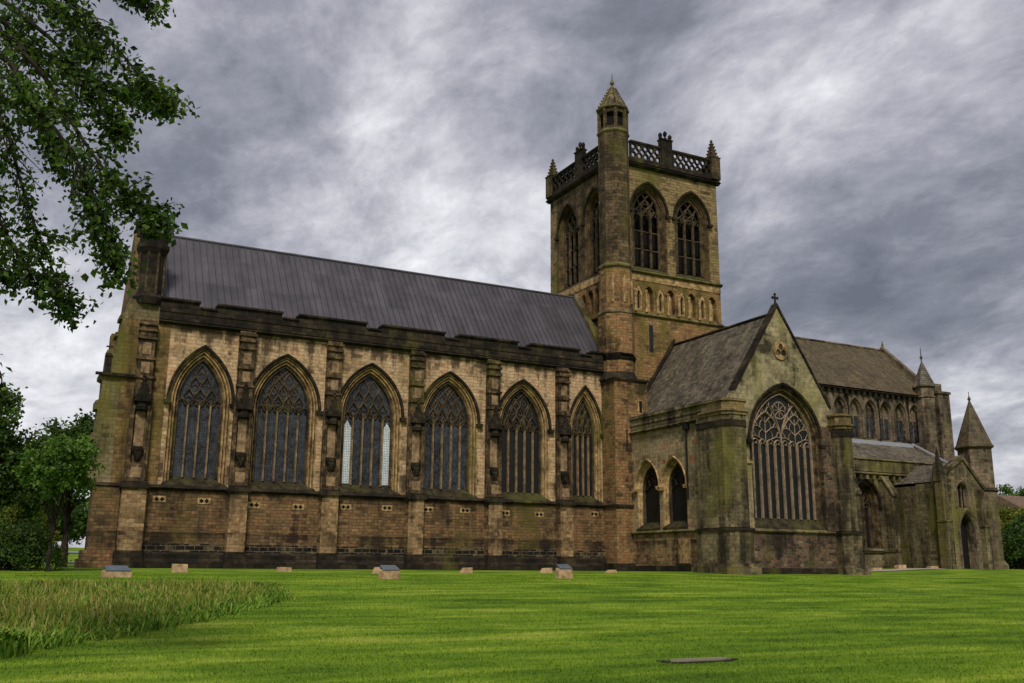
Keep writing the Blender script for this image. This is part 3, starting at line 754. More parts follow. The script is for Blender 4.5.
# arcade stage
b = MB()
nich = []
lt = [39.75+i*1.92 for i in range(4)]
for c in lt:
    nich += [arch(c-.28, .3, 18.35, 19.7, Rfor(.3, .45), 0, 5), arch(c+.62, .36, 18.35, 19.7, Rfor(.36, .5), 0, 5)]
b.plate([(TX0, 17.95), (TX1, 17.95), (TX1, ZB), (TX0, ZB)], nich, front, -.35, 0)
b.box(TX0, TX1, TY0+.35, TY1, 17.95, ZB-.01)
wn = []
for c in [2.3+i*1.85 for i in range(4)]: wn += [arch(c-.28, .3, 18.35, 19.7, Rfor(.3, .45), 0, 5), arch(c+.6, .36, 18.35, 19.7, Rfor(.36, .5), 0, 5)]
b.plate([(TY0+.4, 17.95), (TY1, 17.95), (TY1, ZB), (TY0+.4, ZB)], wn, west, .01, .36)
b.build('arcade_wall', 'tower_low', AB, 'tan band of small blind arches under the belfry', loc=(42, 0, 19))
for c in lt:
    b = MB(); k_ = c-.28
    b.plate(arch(k_, .27, 18.3, 19.6, Rfor(.27, .55), 0, 6), [arch(k_, .13, 18.45, 19.5, Rfor(.13, .35), 0, 6)], front, -.3, -.02, 0)
    b.prism(arch(k_, .2, 18.4, 19.55, Rfor(.2, .4), 0, 6), front, -.3, -.2, 1); b.prism(arch(c+.62, .2, 18.36, 19.5, Rfor(.2, .4), 0, 6), front, -.34, -.26, 0)
    b.build('lancet', ['mould', 'black'], AB, loc=(c, 0, 19))
b = MB()
for k in range(9):
    c = lt[0]-.66+.96*k
    if c < 46.6: b.lathe(c, -.08, [(.11, 18.2), (.11, 18.35), (.065, 18.42), (.065, 19.6), (.12, 19.75), (.12, 19.85)], 6)
b.build('arcade_shaft', 'mould', AB, loc=(42, 0, 19))
b = MB()
for fr_, a0, a1 in ((front, TX0, TX1+.1), (west, TY0, TY1+.1)):
    string_course(b, fr_, a0, a1, ZB-.05, .25, .22); string_course(b, fr_, a0, a1, 17.9, .22, .16)
b.build('string_course', 'mossy', AB, loc=(42, 0, 21))
b = MB()
for fr_, a0, a1 in ((front, TX0, TX1), (west, TY0, TY1)): b.prism([(a0+.02, 20.55), (a1, 20.55), (a1, ZB-.06), (a0+.02, ZB-.06)], fr_, -.05, .04 if fr_ is front else .4)
b.build('string_course', 'mould', AB, 'pale tan band under the belfry', loc=(42, 0, 20.8))
p = atY(651, 337, 0); b = MB(); b.box(p.x-.34, p.x+.34, -.03, .05, 15.1, 17.5); b.box(p.x-.17, p.x+.17, -.04, -.01, 15.3, 17.3, 1)
b.build('slit_window', ['tower_low', 'glass_dark'], AB, loc=(p.x, 0, 16))
# cornice and openwork balustrade
b = MB()
for fr_, a0, a1 in ((front, TX0-.25, TX1+.25), (west, TY0-.25, TY1+.25), (FN(TY1), TX0-.25, TX1+.25), (FE(TX1), TY0-.25, TY1+.25)):
    string_course(b, fr_, a0, a1, ZC-.12, .3, .32); b.prism([(a0, ZC+.22), (a1, ZC+.22), (a1, ZC+.52), (a0, ZC+.52)], fr_, -.1, .2 if fr_ in (front, west) else .197)
b.build('cornice', 'soot', AB, loc=(42, 0, ZC))
def balus(fr_, a0, a1, dd):
    b = MB(); zl, zh = ZC+.52, ZT
    holes = []; nn = int((a1-a0)/.52); st = (a1-a0)/nn
    rows = 3; rh = (zh-zl-.3)/rows
    for r_ in range(rows):
        for k in range(nn+(r_ % 2)):
            c = a0+(k+.5)*st-(st/2 if r_ % 2 else 0)
            if c-.2 < a0+.02 or c+.2 > a1-.02: continue
            holes.append(foil(c, zl+.13+rh*(r_+.5), .215, 4, R(0) if r_ % 2 else R(45), 4))
    b.plate([(a0, zl), (a1, zl), (a1, zh-.06), (a0, zh-.06)], holes, fr_, dd, dd+.2)
    b.prism([(a0, zh-.057), (a1, zh-.057), (a1, zh+.1), (a0, zh+.1)], fr_, dd-.06, dd+.26)
    b.build('balustrade', 'soot', AB, loc=fr_((a0+a1)/2, zl, 0))
mid = 42.25
balus(front, 38.9, mid-.55, -.05); balus(front, mid+.55, TX1-.45, -.05)
balus(west, 1.3, 4.3, -.05); balus(west, 5.3, TY1-.5, -.05)
balus(FN(TY1), TX0+.4, mid-.55, -.05); balus(FN(TY1), mid+.55, TX1-.45, -.05); balus(FE(TX1), .5, 4.2, -.05); balus(FE(TX1), 5.2, TY1-.5, -.05)
def corner_pin(x, y):
    b = MB(); b.lathe(x, y, [(.62, ZC+.3), (.62, ZT+.2), (.68, ZT+.25), (.68, ZT+.35)], 4, R(45))
    b.lathe(x, y, [(.44, ZT+.35), (.06, ZT+1.75)], 4, R(45))
    for k in range(5):
        q = k/5.; r = .44-.38*q
        for a in range(4): aa = R(45+90*a); b.lathe(x+r*math.cos(aa), y+r*math.sin(aa), [(.02, ZT+.38+1.35*q), (.09, ZT+.46+1.35*q), (.02, ZT+.56+1.35*q)], 5)
    b.lathe(x, y, [(.05, ZT+1.65), (.13, ZT+1.78), (.03, ZT+1.95)], 6)
    b.build('pinnacle', 'tower_dark', AB, loc=(x, y, ZT))
corner_pin(TX1-.15, .15); corner_pin(TX0+.15, TY1-.15); corner_pin(TX1-.15, TY1-.15)
def mid_post(x, y, ax):
    b = MB()
    e = (.5, .22) if ax == 'x' else (.22, .5)
    b.box(x-e[0], x+e[0], y-e[1], y+e[1], ZC+.4, ZT+.75)
    b.box(x-e[0]-.06, x+e[0]+.06, y-e[1]-.06, y+e[1]+.06, ZT+.75, ZT+.85)
    for s in (-1, 0, 1):
        px, py = (x+s*.45, y) if ax == 'x' else (x, y+s*.45)
        hgt = ZT+(1.5 if s == 0 else 1.3)
        b.lathe(px, py, [(.13, ZC+.5), (.13, ZT+.9), (.17, ZT+.95), (.05, ZT+1.1), (.16, hgt-.2), (.17, hgt-.05), (.02, hgt+.12)], 6)
    b.build('pinnacle', 'soot', AB, 'triple headed post in the middle of the balustrade', loc=(x, y, ZT))
mid_post(mid, .05, 'x'); mid_post(TX0+.05, 4.8, 'y'); mid_post(mid, TY1-.05, 'x')
# stair turret
tcx, tcy, ro = 37.5, .05, R(22.5); RR = 1.14
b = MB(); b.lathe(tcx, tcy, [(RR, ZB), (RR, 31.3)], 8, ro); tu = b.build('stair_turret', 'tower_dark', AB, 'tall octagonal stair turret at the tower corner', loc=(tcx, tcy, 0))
b = MB(); b.lathe(tcx, tcy, [(RR*1.12, 12.8), (RR*1.12, 15.2), (RR*1.14, 15.4), (RR*1.14, 17.6), (RR*1.06, 17.7), (RR*1.06, 20.9)], 8, ro); b.build('turret_base', 'tower_low', tu, loc=(tcx, tcy, 17))
b = MB()
for z, k in ((ZB-.15, 1.04), (17.5, 1.1), (31.3, 1.0)): b.lathe(tcx, tcy, [(RR*k, z), (RR*(k+.09), z+.12), (RR*(k+.09), z+.2), (RR*k*.99, z+.36)], 8, ro, cap=False)
b.build('string_course', 'mossy', tu, loc=(tcx, tcy, 21))
b = MB(); rl = RR*.95
b.lathe(tcx, tcy, [(rl*.75, 31.3), (rl*.75, 33.2)], 8, ro, mi=1)
for k in range(8):
    a = ro+R(45*k); b.lathe(tcx+rl*.95*math.cos(a), tcy+rl*.95*math.sin(a), [(.15, 31.4), (.15, 33.2)], 6)
for z0_, z1_ in ((31.35, 31.85), (32.95, 33.25)): b.lathe(tcx, tcy, [(rl, z0_), (rl, z1_)], 8, ro)
b.build('lantern', ['tower_dark', 'black'], tu, loc=(tcx, tcy, 33))
b = MB(); b.lathe(tcx, tcy, [(rl, 33.22), (rl*1.16, 33.32), (rl*1.16, 33.46), (rl*1.03, 33.5), (.1, 35.45), (.08, 35.55), (.17, 35.63), (.15, 35.8), (.04, 35.95), (.02, 36.5)], 8, ro)
for k in range(8):
    a = ro+R(45*k)
    for q in [.08, .2, .32, .44, .56, .68, .8]:
        r = rl*1.03*(1-q)+.1*q+.02; b.lathe(tcx+r*math.cos(a), tcy+r*math.sin(a), [(.02, 33.48+1.95*q), (.075, 33.56+1.95*q), (.02, 33.66+1.95*q)], 5)
b.build('spire', 'mossy', tu, loc=(tcx, tcy, 34))
b = MB(); 
for s in (0, 1, 2): a = ro+R(45*(4+s)+22.5); b.lathe(tcx+RR*.93*math.cos(a), tcy+RR*.93*math.sin(a), [(.16, 18.4), (.16, 20.4)], 4, a)
b.build('turret_panel', 'mould', tu, loc=(tcx, tcy, 19))
# corner block under the turret
b = MB(); fr0 = lambda u, v, d=0.: (u, v, d)
b.prism([(36.2, .5), (36.2, -1.5), (38.9, -1.5), (38.9, .5)], fr0, -.3, 12.75); bl = b.build('corner_buttress', 'tower_low', AB, 'tan corner block between nave and transept', loc=(37.5, -.5, 0))
b = MB(); b.box(36.1, 39.0, -1.62, .4, 12.7, 12.85); b.lathe(tcx, tcy, [(1.6, 12.85), (RR*1.12, 13.4)], 8, ro); b.box(36.1, 37.8, -1.6, .4, ZS-.2, ZS-.02)
b.build('string_course', 'soot', bl, loc=(37.5, -.5, 12.8))
b = MB(); b.lathe(tcx, tcy, [(RR*1.12, 14.2), (RR*1.2, 14.5), (RR*1.2, 14.62), (RR*1.12, 14.75)], 8, ro, cap=False); b.build('corbel', 'tower_low', bl, loc=(37.5, 0, 14))
b.build('corbel', 'soot', bl, loc=(37.5, -.8, 14))
b = MB(); b.box(35.9, 38.0, -1.75, .3, -.3, .5); b.build('plinth', 'soot', bl, loc=(37, -.8, 0))
b = MB(); b.box(38.2, 38.42, -1.52, -1.45, 10.55, 11.35, 1); b.box(38.1, 38.52, -1.515, -1.45, 10.45, 11.45, 0); b.box(37.1, 37.2, -1.52, -1.46, 8.0, 9.3, 1)
b.build('slit_window', ['mould', 'black'], bl, loc=(38.3, -1.5, 11))

# ---------------------------------------------------------------- north... transept arm towards the lawn
XW, XE, TF = 37.55, 47.0, -10.8; cxT = 42.4
b = MB(); fW = FW(XW)
LAN = []
for (pa, pb, pc, pz) in (((638, 524), (660.5, 524), (647, 458), 0), ((664, 524), (688, 524), (673.5, 455), 0)):
    def atX(u, v, X): d = ray(u, v); return CAM+d*((X-CAM.x)/d.x)
    y0, y1 = atX(*pa, XW).y, atX(*pb, XW).y; za = atX(*pc, XW).z; LAN.append(((y0+y1)/2, abs(y0-y1)/2, za))
ZL = 2.78
b.plate([(TF+.9, 2.4), (-1.45, 2.4), (-1.45, 9.0), (TF+.9, 9.0)], [open_hole(c, h, ZL-.05, za-1.95, 1.75) for c, h, za in LAN], fW, -1.1, 0)
b.build('transept_wall', 'grey', AB, 'mottled green and orange transept wall with two lancets', loc=(XW, -6, 5))
b = MB(); b.box(XW-.08, XW+1, TF, -1.4, -.3, 2.36); b.box(XE-1, XE, TF+.9, 0, -.3, 10.2); b.build('transept_wall', 'brown_pale', AB, 'lower side walls of the transept', loc=(XW, -6, 1))
b = MB(); string_course(b, FW(XW-.05), TF, -1.4, 2.32, .2, .2); string_course(b, fW, TF+1.5, -1.4, 8.95, .22, .26); b.prism([(TF+1.5, 9.2), (-1.4, 9.2), (-1.4, 9.95), (TF+1.5, 9.95)], fW, -.4, .1)
b.prism([(TF+1.4, 9.953), (-1.4, 9.953), (-1.4, 10.15), (TF+1.4, 10.15)], fW, -.45, .2)
b.prism([(TF+1.5, 9.52), (-1.4, 9.52), (-1.4, 9.6), (TF+1.5, 9.6)], fW, 0, .15)
b.build('parapet', 'mossy', AB, 'mossy transept parapet', loc=(XW, -5, 9))
LP = [(0, 0), (.05, .02), (.1, .12), (.16, .12), (.2, .22), (.27, .26), (.3, .4)]
for c, h, za in LAN:
    window('lancet_window', fW, c, h, ZL+.3, za-1.95, 1.75, LP, .44, 1, AB, gmat='glass_dark', style=9, hood='m', sill=True, zsill=ZL-.1, sill_out=.1, trac='mould', barw=.07)
# gable wall
WG = dict(cx=cxT, hw=3.0, z0=3.15, zs=7.5, rise=3.9)
b = MB(); fT = FS(TF)
b.plate([(38.2, 2.4), (46.9, 2.4), (46.9, 9.6), (46.4, 10.15), (cxT+.0, 16.3), (38.65, 10.75), (38.2, 10.1)], [open_hole(cxT+.1, 2.88, 2.6, 7.75, 3.6)], fT, -.4, 0)
b.build('gable_wall', 'gable', AB, 'pale olive ashlar gable of the transept', loc=(cxT, TF, 8))
b = MB(); b.box(37.6, 47.1, TF-.1, TF+1.2, -.3, 2.36); b.build('gable_wall', 'rough', AB, 'rough grey and red rubble under the great window', loc=(cxT, TF, 1))
b = MB(); string_course(b, FS(TF-.1), 37.0, 47.8, 2.28, .2, .16); b.build('string_course', 'mossy', AB, loc=(cxT, TF, 2.3))
GP = [(0, 0), (.06, .02), (.1, .16), (.18, .14), (.22, .05), (.28, .08), (.32, .26), (.4, .26), (.46, .4)]
window('great_window', fT, cxT+.1, 2.88, 3.15, 7.75, 3.6, GP, .42, 8, AB, gmat='glass_dark', style=3, mat='niche', hood=True, zsill=2.55, sill_out=.12, trac='pale_tracery', barw=.08, head='pale_tracery')
b = MB()
gl = [(38.55, 10.55), (cxT, 16.3), (46.5, 9.95)]
b.prism([(38.55, 10.75), (38.72, 10.75), (cxT, 16.4), (46.33, 10.2), (46.5, 10.2), (cxT, 16.62)], fT, -.45, .08)
cp = b.build('gable_coping', 'soot', AB, 'transept gable coping', loc=(cxT, TF, 14))
b = MB(); b.lathe(cxT, TF+.1, [(.18, 16.35), (.14, 16.6), (.07, 16.7), (.06, 17.2)], 6); b.box(cxT-.2, cxT+.2, TF+.05, TF+.15, 16.95, 17.06); b.lathe(cxT, TF+.1, [(.04, 17.15), (.1, 17.24), (.03, 17.33)], 6)
for s in (-1, 1): b.lathe(cxT+s*.21, TF+.1, [(.03, 16.9), (.09, 17.0), (.03, 17.1)], 6)
b.build('cross', 'soot', cp, loc=(cxT, TF, 17))
p = atY(780, 351, TF); b = MB(); cz = p.z
b.plate(circle(p.x, cz, .58, 20)[:-1], [foil(p.x+.25*math.cos(R(90+120*k)), cz+.25*math.sin(R(90+120*k)), .23, 3, R(90+120*k)) for k in range(3)], fT, -.05, .08, 0)
b.prism(circle(p.x, cz, .53, 20)[:-1], fT, -.04, .012, 1)
b.build('rose_window', ['mould', 'niche'], AB, loc=(p.x, TF, cz))
# transept roof
b = MB(); rzT = 16.0
b.add([(38.35, TF+.3, 10.0), (38.35, .0, 10.0), (cxT, 0, rzT), (cxT, TF+.3, rzT), (46.45, TF+.3, 10.0), (46.45, 0, 10.0)], [(0, 1, 2, 3), (3, 2, 5, 4)])
b.add([(38.35, 0, 9.95), (46.45, 0, 9.95), (cxT, 0, rzT-.05), (38.35, TF+1, 9.95), (46.45, TF+1, 9.95)], [(0, 3, 4, 1)])
b.build('roof', 'slate', AB, 'grey slate roof of the transept', loc=(cxT, -5, 13))
b = MB(); b.tube([(cxT, TF+.3, rzT+.04), (cxT, .0, rzT+.04)], .11, 6)
b.prism([(37.9, 9.7), (38.1, 9.7), (cxT-.0, rzT+.25), (cxT, rzT+.5)], FS(0), .0, .25)
b.build('roof_flashing', 'soot', AB, loc=(cxT, -5, 16))
# corner buttresses of the transept
def corner(xa, xb, ya, yb, zo, cut, name, label, mat):
    ch = .35
    poly = lambda e: [(xa-e, yb+e), (xa-e, ya-e+ch), (xa-e+ch, ya-e), (xb+e-ch, ya-e), (xb+e, ya-e+ch), (xb+e, yb+e)]
    b = MB(); b.prism(poly(0), fr0, 2.5, 8.9+zo); b.prism(poly(.12), fr0, .5, 2.3)
    o = b.build(name, mat, AB, label, loc=((xa+xb)/2, (ya+yb)/2, 0))
    c = MB(); c.prism(poly(.2), fr0, 2.3, 2.46); c.build('string_course', 'soot', o, loc=((xa+xb)/2, (ya+yb)/2, 2.4))
    ybo = yb; yb = yb-cut; c = MB(); c.prism(poly(.06), fr0, 8.9+zo, 9.1+zo); c.prism(poly(.14), fr0, 9.1+zo, 9.2+zo); c.prism(poly(.0), fr0, 9.2+zo, 9.72+zo); c.prism(poly(.08), fr0, 9.72+zo, 9.84+zo)
    c.build('cap', 'cap', o, loc=((xa+xb)/2, (ya+yb)/2, 9)); yb = ybo
    p = MB(); p.prism(poly(.4), fr0, -.4, .3); p.prism(poly(.28), fr0, .3, .5); p.build('plinth', 'mossy', o, loc=((xa+xb)/2, (ya+yb)/2, 0))
    k = MB(); k.prism(poly(.04), fr0, 8.3, 8.7); k.build('corbel', 'soot', o, loc=((xa+xb)/2, (ya+yb)/2, 8.6))
    return o
corner(36.95, 38.7, -11.95, -9.2, .1, .5, 'corner_buttress', 'wide green and black stained corner buttress left of the great window', 'mossy')
corner(46.15, 47.5, -11.75, -8.3, -.1, 0, 'corner_buttress', 'green streaked corner buttress right of the great window', 'mossy')
b = MB(); b.box(45.3, 46.2, TF-.22, TF+.1, 2.5, 8.6); b.prism([(45.3, 8.6), (46.2, 8.6), (46.2, 8.95), (45.3, 8.95)], FS(TF), -.1, .12); b.build('pier', 'rough', AB, 'rough grey and pink rubble pier beside the great window', loc=(45.8, TF, 5))
b = MB(); b.box(38.7, 39.25, -11.35, TF+.1, 2.5, 6.3); b.prism([(-11.35, 6.3), (TF, 6.3), (TF, 6.9)], FW(38.7), -.55, 0); b.box(38.6, 39.3, -11.45, TF, 6.25, 6.4)
b.build('buttress', 'grey', AB, loc=(39, -11, 4))
b = MB(); dpx = XW-.15; b.tube([(dpx, -7.6, 4.3), (dpx, -7.6, 8.8)], .07, 6); b.box(dpx-.15, dpx+.15, -7.78, -7.42, 8.6, 8.95); b.build('downpipe', 'iron', AB, loc=(dpx, -7.6, 4.3))
b = MB(); b.box(XW-.17, XW-.1, -7.6, -6.5, .5, 1.95); b.build('wall_tablet', 'mould', AB, 'pale tablet low on the transept wall', loc=(XW, -7, 1))
b = MB(); b.box(XW-.35, XW+.3, -8.4, -1.4, -.4, .35); b.box(37.4, 47.4, TF-.42, TF, -.4, .25); b.build('plinth', 'soot', AB, 'plinth of the transept', loc=(42, -10, 0))

# ---------------------------------------------------------------- choir
CX0, CX1 = TX1, 69.4; CE, CR = 14.45, 19.45
b = MB(); fC = FS(0.0)
cw = [50.0+1.7*i for i in range(11)]
b.plate([(CX0, 8), (CX1, 8), (CX1, CE), (CX0, CE)], [arch(c, .68, 10.5, 12.6, Rfor(.68, 1.1), 0, 6) for c in cw], fC, -.5, 0)
b.box(CX0, CX1, .5, 9.4, -.3, CE-.02); b.prism([(0.02, CE-.05), (9.4, CE-.05), (4.72, CR-.1)], FE(CX1), -.7, -.02)
b.build('choir_wall', 'choir', AB, 'grey brown clerestory wall of the choir', loc=(58, 0, 11))
for c in cw:
    b = MB(); L = arch(c, .68, 10.5, 12.6, Rfor(.68, 1.1), 0, 6)
    b.loft([[fC(u, v, -d) for u, v in arch(c, .7, 10.5, 12.6, Rfor(.7, 1.1), i, 6)] for i, d in ((-.14, -.02), (-.1, -.14), (0, -.1), (.05, .02), (.14, .1), (.16, .3))])
    b.box(c-.045, c+.045, .22, .34, 10.6, 13.2); b.box(c-.6, c+.6, .26, .33, 12.25, 12.36)
    o = b.build('clerestory_window', 'choir', AB, loc=(c, 0, 10.5))
    g = MB(); g.box(c-.58, c+.58, .3, .32, 10.6, 12.3, 0); g.prism([(c-.58, 12.3), (c+.58, 12.3), (c+.4, 13.2), (c, 13.6), (c-.4, 13.2)], fC, -.33, -.3, 1)
    g.build('glass', ['glass', 'choir'], o, loc=(c, 0, 11))
b = MB(); string_course(b, fC, CX0, CX1, CE-.25, .22, .35)
for k in range(34): x = CX0+.4+k*.65; b.box(x, x+.2, -.28, 0, CE-.5, CE-.2)
for c in cw[::2]: b.lathe(c-.85, -.14, [(.1, 10.4), (.1, 10.6), (.07, 10.7), (.07, 13.6), (.16, 13.9)], 6)
b.build('cornice', 'soot', AB, loc=(58, 0, CE))
b = MB()
b.add([(CX0, -.35, CE+.0), (CX1, -.35, CE), (CX1, 4.72, CR), (CX0, 4.72, CR), (CX0, 9.8, CE), (CX1, 9.8, CE)], [(0, 1, 2, 3), (3, 2, 5, 4)])
b.build('roof', 'slate_moss', AB, 'olive brown slate roof of the choir', loc=(58, 4.7, 17))
b = MB(); b.prism([(-.5, CE-.1), (4.72, CR-.1), (9.9, CE-.1), (9.9, CE+.4), (4.72, CR+.35), (-.5, CE+.4)], FE(CX1), -.35, .1); b.lathe(CX1-.1, 4.72, [(.2, CR+.1), (.1, CR+.5), (.03, CR+.9)], 5); b.build('gable_coping', 'choir', AB, 'pale coping of the choir gable', loc=(CX1, 4.7, 17))
b = MB(); b.tube([(CX0, 4.72, CR+.03), (CX1-.2, 4.72, CR+.03)], .12, 6); b.build('roof_flashing', 'choir', AB, loc=(58, 4.72, CR))
# choir end turret
b = MB(); b.lathe(68.1, -.3, [(.8, 7), (.8, 14.2), (.9, 14.3), (.78, 14.4), (.78, 15.1)], 8, ro); b.box(69.0, 70.4, -.9, .9, 7, 14.7); b.box(68.9, 70.5, -1.0, 1, 14.7, 14.9); b.box(69.1, 69.9, -.6, .6, 14.9, 15.6)
et = b.build('end_turret', 'choir', AB, 'dark turret at the far end of the choir', loc=(68.5, 0, 8))
b = MB(); b.lathe(68.1, -.3, [(.78, 15.1), (.95, 15.2), (.92, 15.35), (.06, 17.4), (.05, 17.6), (.14, 17.8), (.04, 18.0), (.03, 18.6)], 8, ro); b.build('spire', 'slate', et, loc=(68.3, -.3, 15))
# aisle
AY = -4.0
b = MB(); fA = FS(AY)
AW = [49.0, 52.7, 56.4, 60.5]
b.plate([(XE, -.3), (66, -.3), (66, 7.4), (XE, 7.4)], [arch(c, 1.35, 1.55, 4.8, Rfor(1.35, 1.9), 0, 9) for c in AW], fA, -1, 0)
b.box(XE, 66, AY+1, 0, -.3, 7.2)
b.build('aisle_wall', 'mossy', AB, 'dark mossy wall of the choir aisle', loc=(58, AY, 0))
for c in AW:
    window('aisle_window', fA, c, 1.35, 1.8, 4.8, 1.9, [(0, 0), (.05, .2), (.15, .18), (.2, .5), (.3, .48), (.34, .8)], .82, 3, AB, gmat='glass_dark', style=1, hood=True, mat='niche', zsill=1.5, barw=.09, trac='niche')
b = MB(); string_course(b, fA, XE, 66, 7.0, .22, .3); b.prism([(XE, 7.3), (66, 7.3), (66, 8.25), (XE, 8.25)], fA, -.45, .1)
for k in range(28): x = XE+.5+k*.68; b.box(x, x+.22, AY-.27, AY, 6.7, 7.0)
string_course(b, fA, XE, 66, 8.1, .15, .2); string_course(b, fA, XE, 62, 1.5, .15, .12)
b.build('parapet', 'mossy', AB, 'parapet of the choir aisle', loc=(58, AY, 7.5))
b = MB(); b.add([(XE, AY+.4, 8.1), (66.5, AY+.4, 8.1), (66.5, 0, 10.1), (XE, 0, 10.1)], [(0, 1, 2, 3)]); b.add([(66.5, AY+.4, 8.1), (66.5, 0, 8.1), (66.5, 0, 10.1)], [(0, 1, 2)]); b.build('roof', 'slate', AB, 'lean-to roof of the choir aisle', loc=(58, -2, 9))
b = MB(); b.box(XE, 66.6, -.12, -.01, 10.0, 10.35); b.add([(66.45, AY+.3, 8.15), (66.65, AY+.3, 8.15), (66.65, -.0, 10.25), (66.45, -.0, 10.25), (66.45, AY+.3, 8.3), (66.65, AY+.3, 8.3), (66.65, 0, 10.4), (66.45, 0, 10.4)], [(0, 1, 2, 3), (4, 5, 6, 7), (0, 1, 5, 4), (0, 4, 7, 3), (1, 2, 6, 5)])
b.build('roof_flashing', 'lead', AB, 'pale lead flashing above the aisle roof', loc=(58, 0, 10))
def abutt(x, wdt=.26, out=1.15, zt=6.8):
    b = MB(); fr = FW(x-wdt)
    b.prism([(AY, -.3), (AY-out, -.3), (AY-out, zt-1.3), (AY-.3, zt), (AY, zt)], fr, -2*wdt, 0)
    b.prism([(AY-out-.1, zt-1.35), (AY-.3, zt+.02), (AY-.3, zt+.17), (AY-out-.1, zt-1.18)], fr, -2*wdt-.06, .06)
    b.box(x-wdt-.1, x+wdt+.1, AY-out-.12, AY, -.3, .6); b.box(x-wdt-.06, x+wdt+.06, AY-out-.08, AY, 1.5, 1.65)
    return b.build('buttress', 'mossy', AB, 'olive sloping topped buttress of the choir aisle', loc=(x, AY, 0))
ab = abutt(58.05); copy_tree(ab, (-3.7, 0, 0)); copy_tree(ab, (-7.4, 0, 0))
# porch block and west... side porch with its round spired turret
p0, p1 = atY(921, 495, -6.2), atY(945, 490, -6.2)
b = MB(); b.box(p0.x, p1.x+.2, -6.2, -4, -.3, p0.z); b.box(p0.x-.08, p1.x+.2, -6.3, -4, p0.z+.002, p0.z+.18); b.box(p0.x+.55, p1.x-.15, -6.24, -6.1, .6, p0.z-.55)
pb = b.build('porch_wall', 'rough', AB, 'dark low block beside the porch', loc=(p0.x, -5, 0))
PY = -8.0
pl = atY(940, 500, PY).x; pr = atY(985, 500, PY).x; pa = atY(957, 463, PY)
pcx = (pl+pr)/2-.1; dcx = atY(969, 540, PY).x; zcen = 7.9
b = MB(); fP = FS(PY)
b.plate([(pl, -.3), (pr, -.3), (pr, 5.9), (pcx+.35, zcen+.2), (pl+.3, 6.6), (pl, 6.5)], [arch(dcx, .78, -.2, 2.9, Rfor(.78, 1.35), 0, 7), arch(pcx+.05, .62, 4.6, 5.6, Rfor(.62, .8), 0, 6)], fP, -.7, 0)
b.box(pl, pr, PY+2.0, -4, -.3, 6.2); b.box(pl, pl+.5, PY+.7, PY+2, -.3, 6.3); b.box(pr-.5, pr, PY+.7, PY+2, -.3, 5.9)
pw = b.build('porch', 'mossy', AB, 'gabled green stone porch with a pointed doorway', loc=(pcx, PY, 0))
b = MB()
for i_, (c, h, z0_, zs_, ri) in enumerate(((dcx, .78, -.2, 2.9, 1.35),)):
    b.loft([[fP(u, v, -d) for u, v in arch(c, h, z0_, zs_, Rfor(h, ri), i, 8)] for i, d in ((-.3, -.02), (-.26, -.16), (-.12, -.1), (0, .05), (.06, .3), (.12, .28), (.16, .6))])
b.build('doorway', 'choir', pw, loc=(dcx, PY, 0))
b = MB(); b.box(dcx-.8, dcx+.8, PY+.66, PY+.75, -.2, 4.4); b.build('door', 'black', pw, loc=(dcx, PY+.7, 0))
b = MB(); c = pcx+.05; b.loft([[fP(u, v, -d) for u, v in arch(c, .62, 4.6, 5.6, Rfor(.62, .8), i, 8)] for i, d in ((-.16, -.02), (-.12, -.12), (0, -.05), (.1, .3))])
for dx in (-.2, .2): b.box(c+dx-.05, c+dx+.05, PY+.2, PY+.3, 4.6, 6.1)
b.box(c-.6, c+.6, PY+.35, PY+.38, 4.6, 6.3, 1); b.build('window', ['choir', 'glass_dark'], pw, loc=(c, PY, 5))
b = MB()
for x, zt, sp_ in ((pl+.05, 6.4, 1), (pcx+.95+.75, 5.9, 0)):
    b.box(x-.3, x+.3, PY-.6, PY+.2, -.3, zt*.55); b.box(x-.24, x+.24, PY-.42, PY+.2, zt*.55, zt); b.box(x-.34, x+.34, PY-.65, PY+.2, zt*.55, zt*.55+.12)
    if sp_: b.box(x-.3, x+.3, PY-.4, PY+.3, zt, zt+.7); b.lathe(x, PY-.05, [(.42, zt+.7), (.3, zt+1.3), (.2, zt+1.4), (.04, zt+2.4)], 4, R(45))
b.build('buttress', 'mossy', pw, loc=(pl, PY, 0))
b = MB(); b.prism([(pl+.2, 6.6), (pcx+.35, zcen+.2), (pr, 5.9), (pr+.1, 6.1), (pcx+.35, zcen+.5), (pl+.1, 6.85)], fP, -.5, .12); b.build('gable_coping', 'mossy', pw, loc=(pcx, PY, 7))
b = MB(); b.add([(pl, PY+.5, 6.4), (pcx+.3, PY+.5, zcen), (pcx+.3, -4, zcen), (pl, -4, 6.4), (pr, PY+.5, 6.0), (pr, -4, 6.0)], [(0, 1, 2, 3), (1, 4, 5, 2)]); b.build('roof', 'slate', pw, loc=(pcx, -6, 7))
# spired turret beyond the porch
TY_ = -6.6; q0, q1 = atY(956, 448, TY_), atY(988, 448, TY_); tx_ = (q0.x+q1.x)/2+.2; rr_ = 1.22
zt_ = (q0.z+q1.z)/2; ap = atY(965, 399, TY_)
b = MB(); b.lathe(tx_, TY_, [(rr_*1.08, -.3), (rr_*1.08, 6.0), (rr_, 6.15), (rr_, zt_-.1)], 8, ro)
b.lathe(tx_, TY_, [(rr_*1.3, -.3), (rr_*1.3, .6), (rr_*1.1, .9)], 8, ro)
tt = b.build('porch_turret', 'choir', AB, 'octagonal turret with a tall stone cone beside the porch', loc=(tx_, TY_, 0))
b = MB(); b.lathe(tx_, TY_, [(rr_, zt_-.15), (rr_*1.16, zt_), (rr_*1.16, zt_+.12), (rr_*1.08, zt_+.2), (.06, ap.z-.1), (.14, ap.z), (.02, ap.z+.3)], 8, ro)
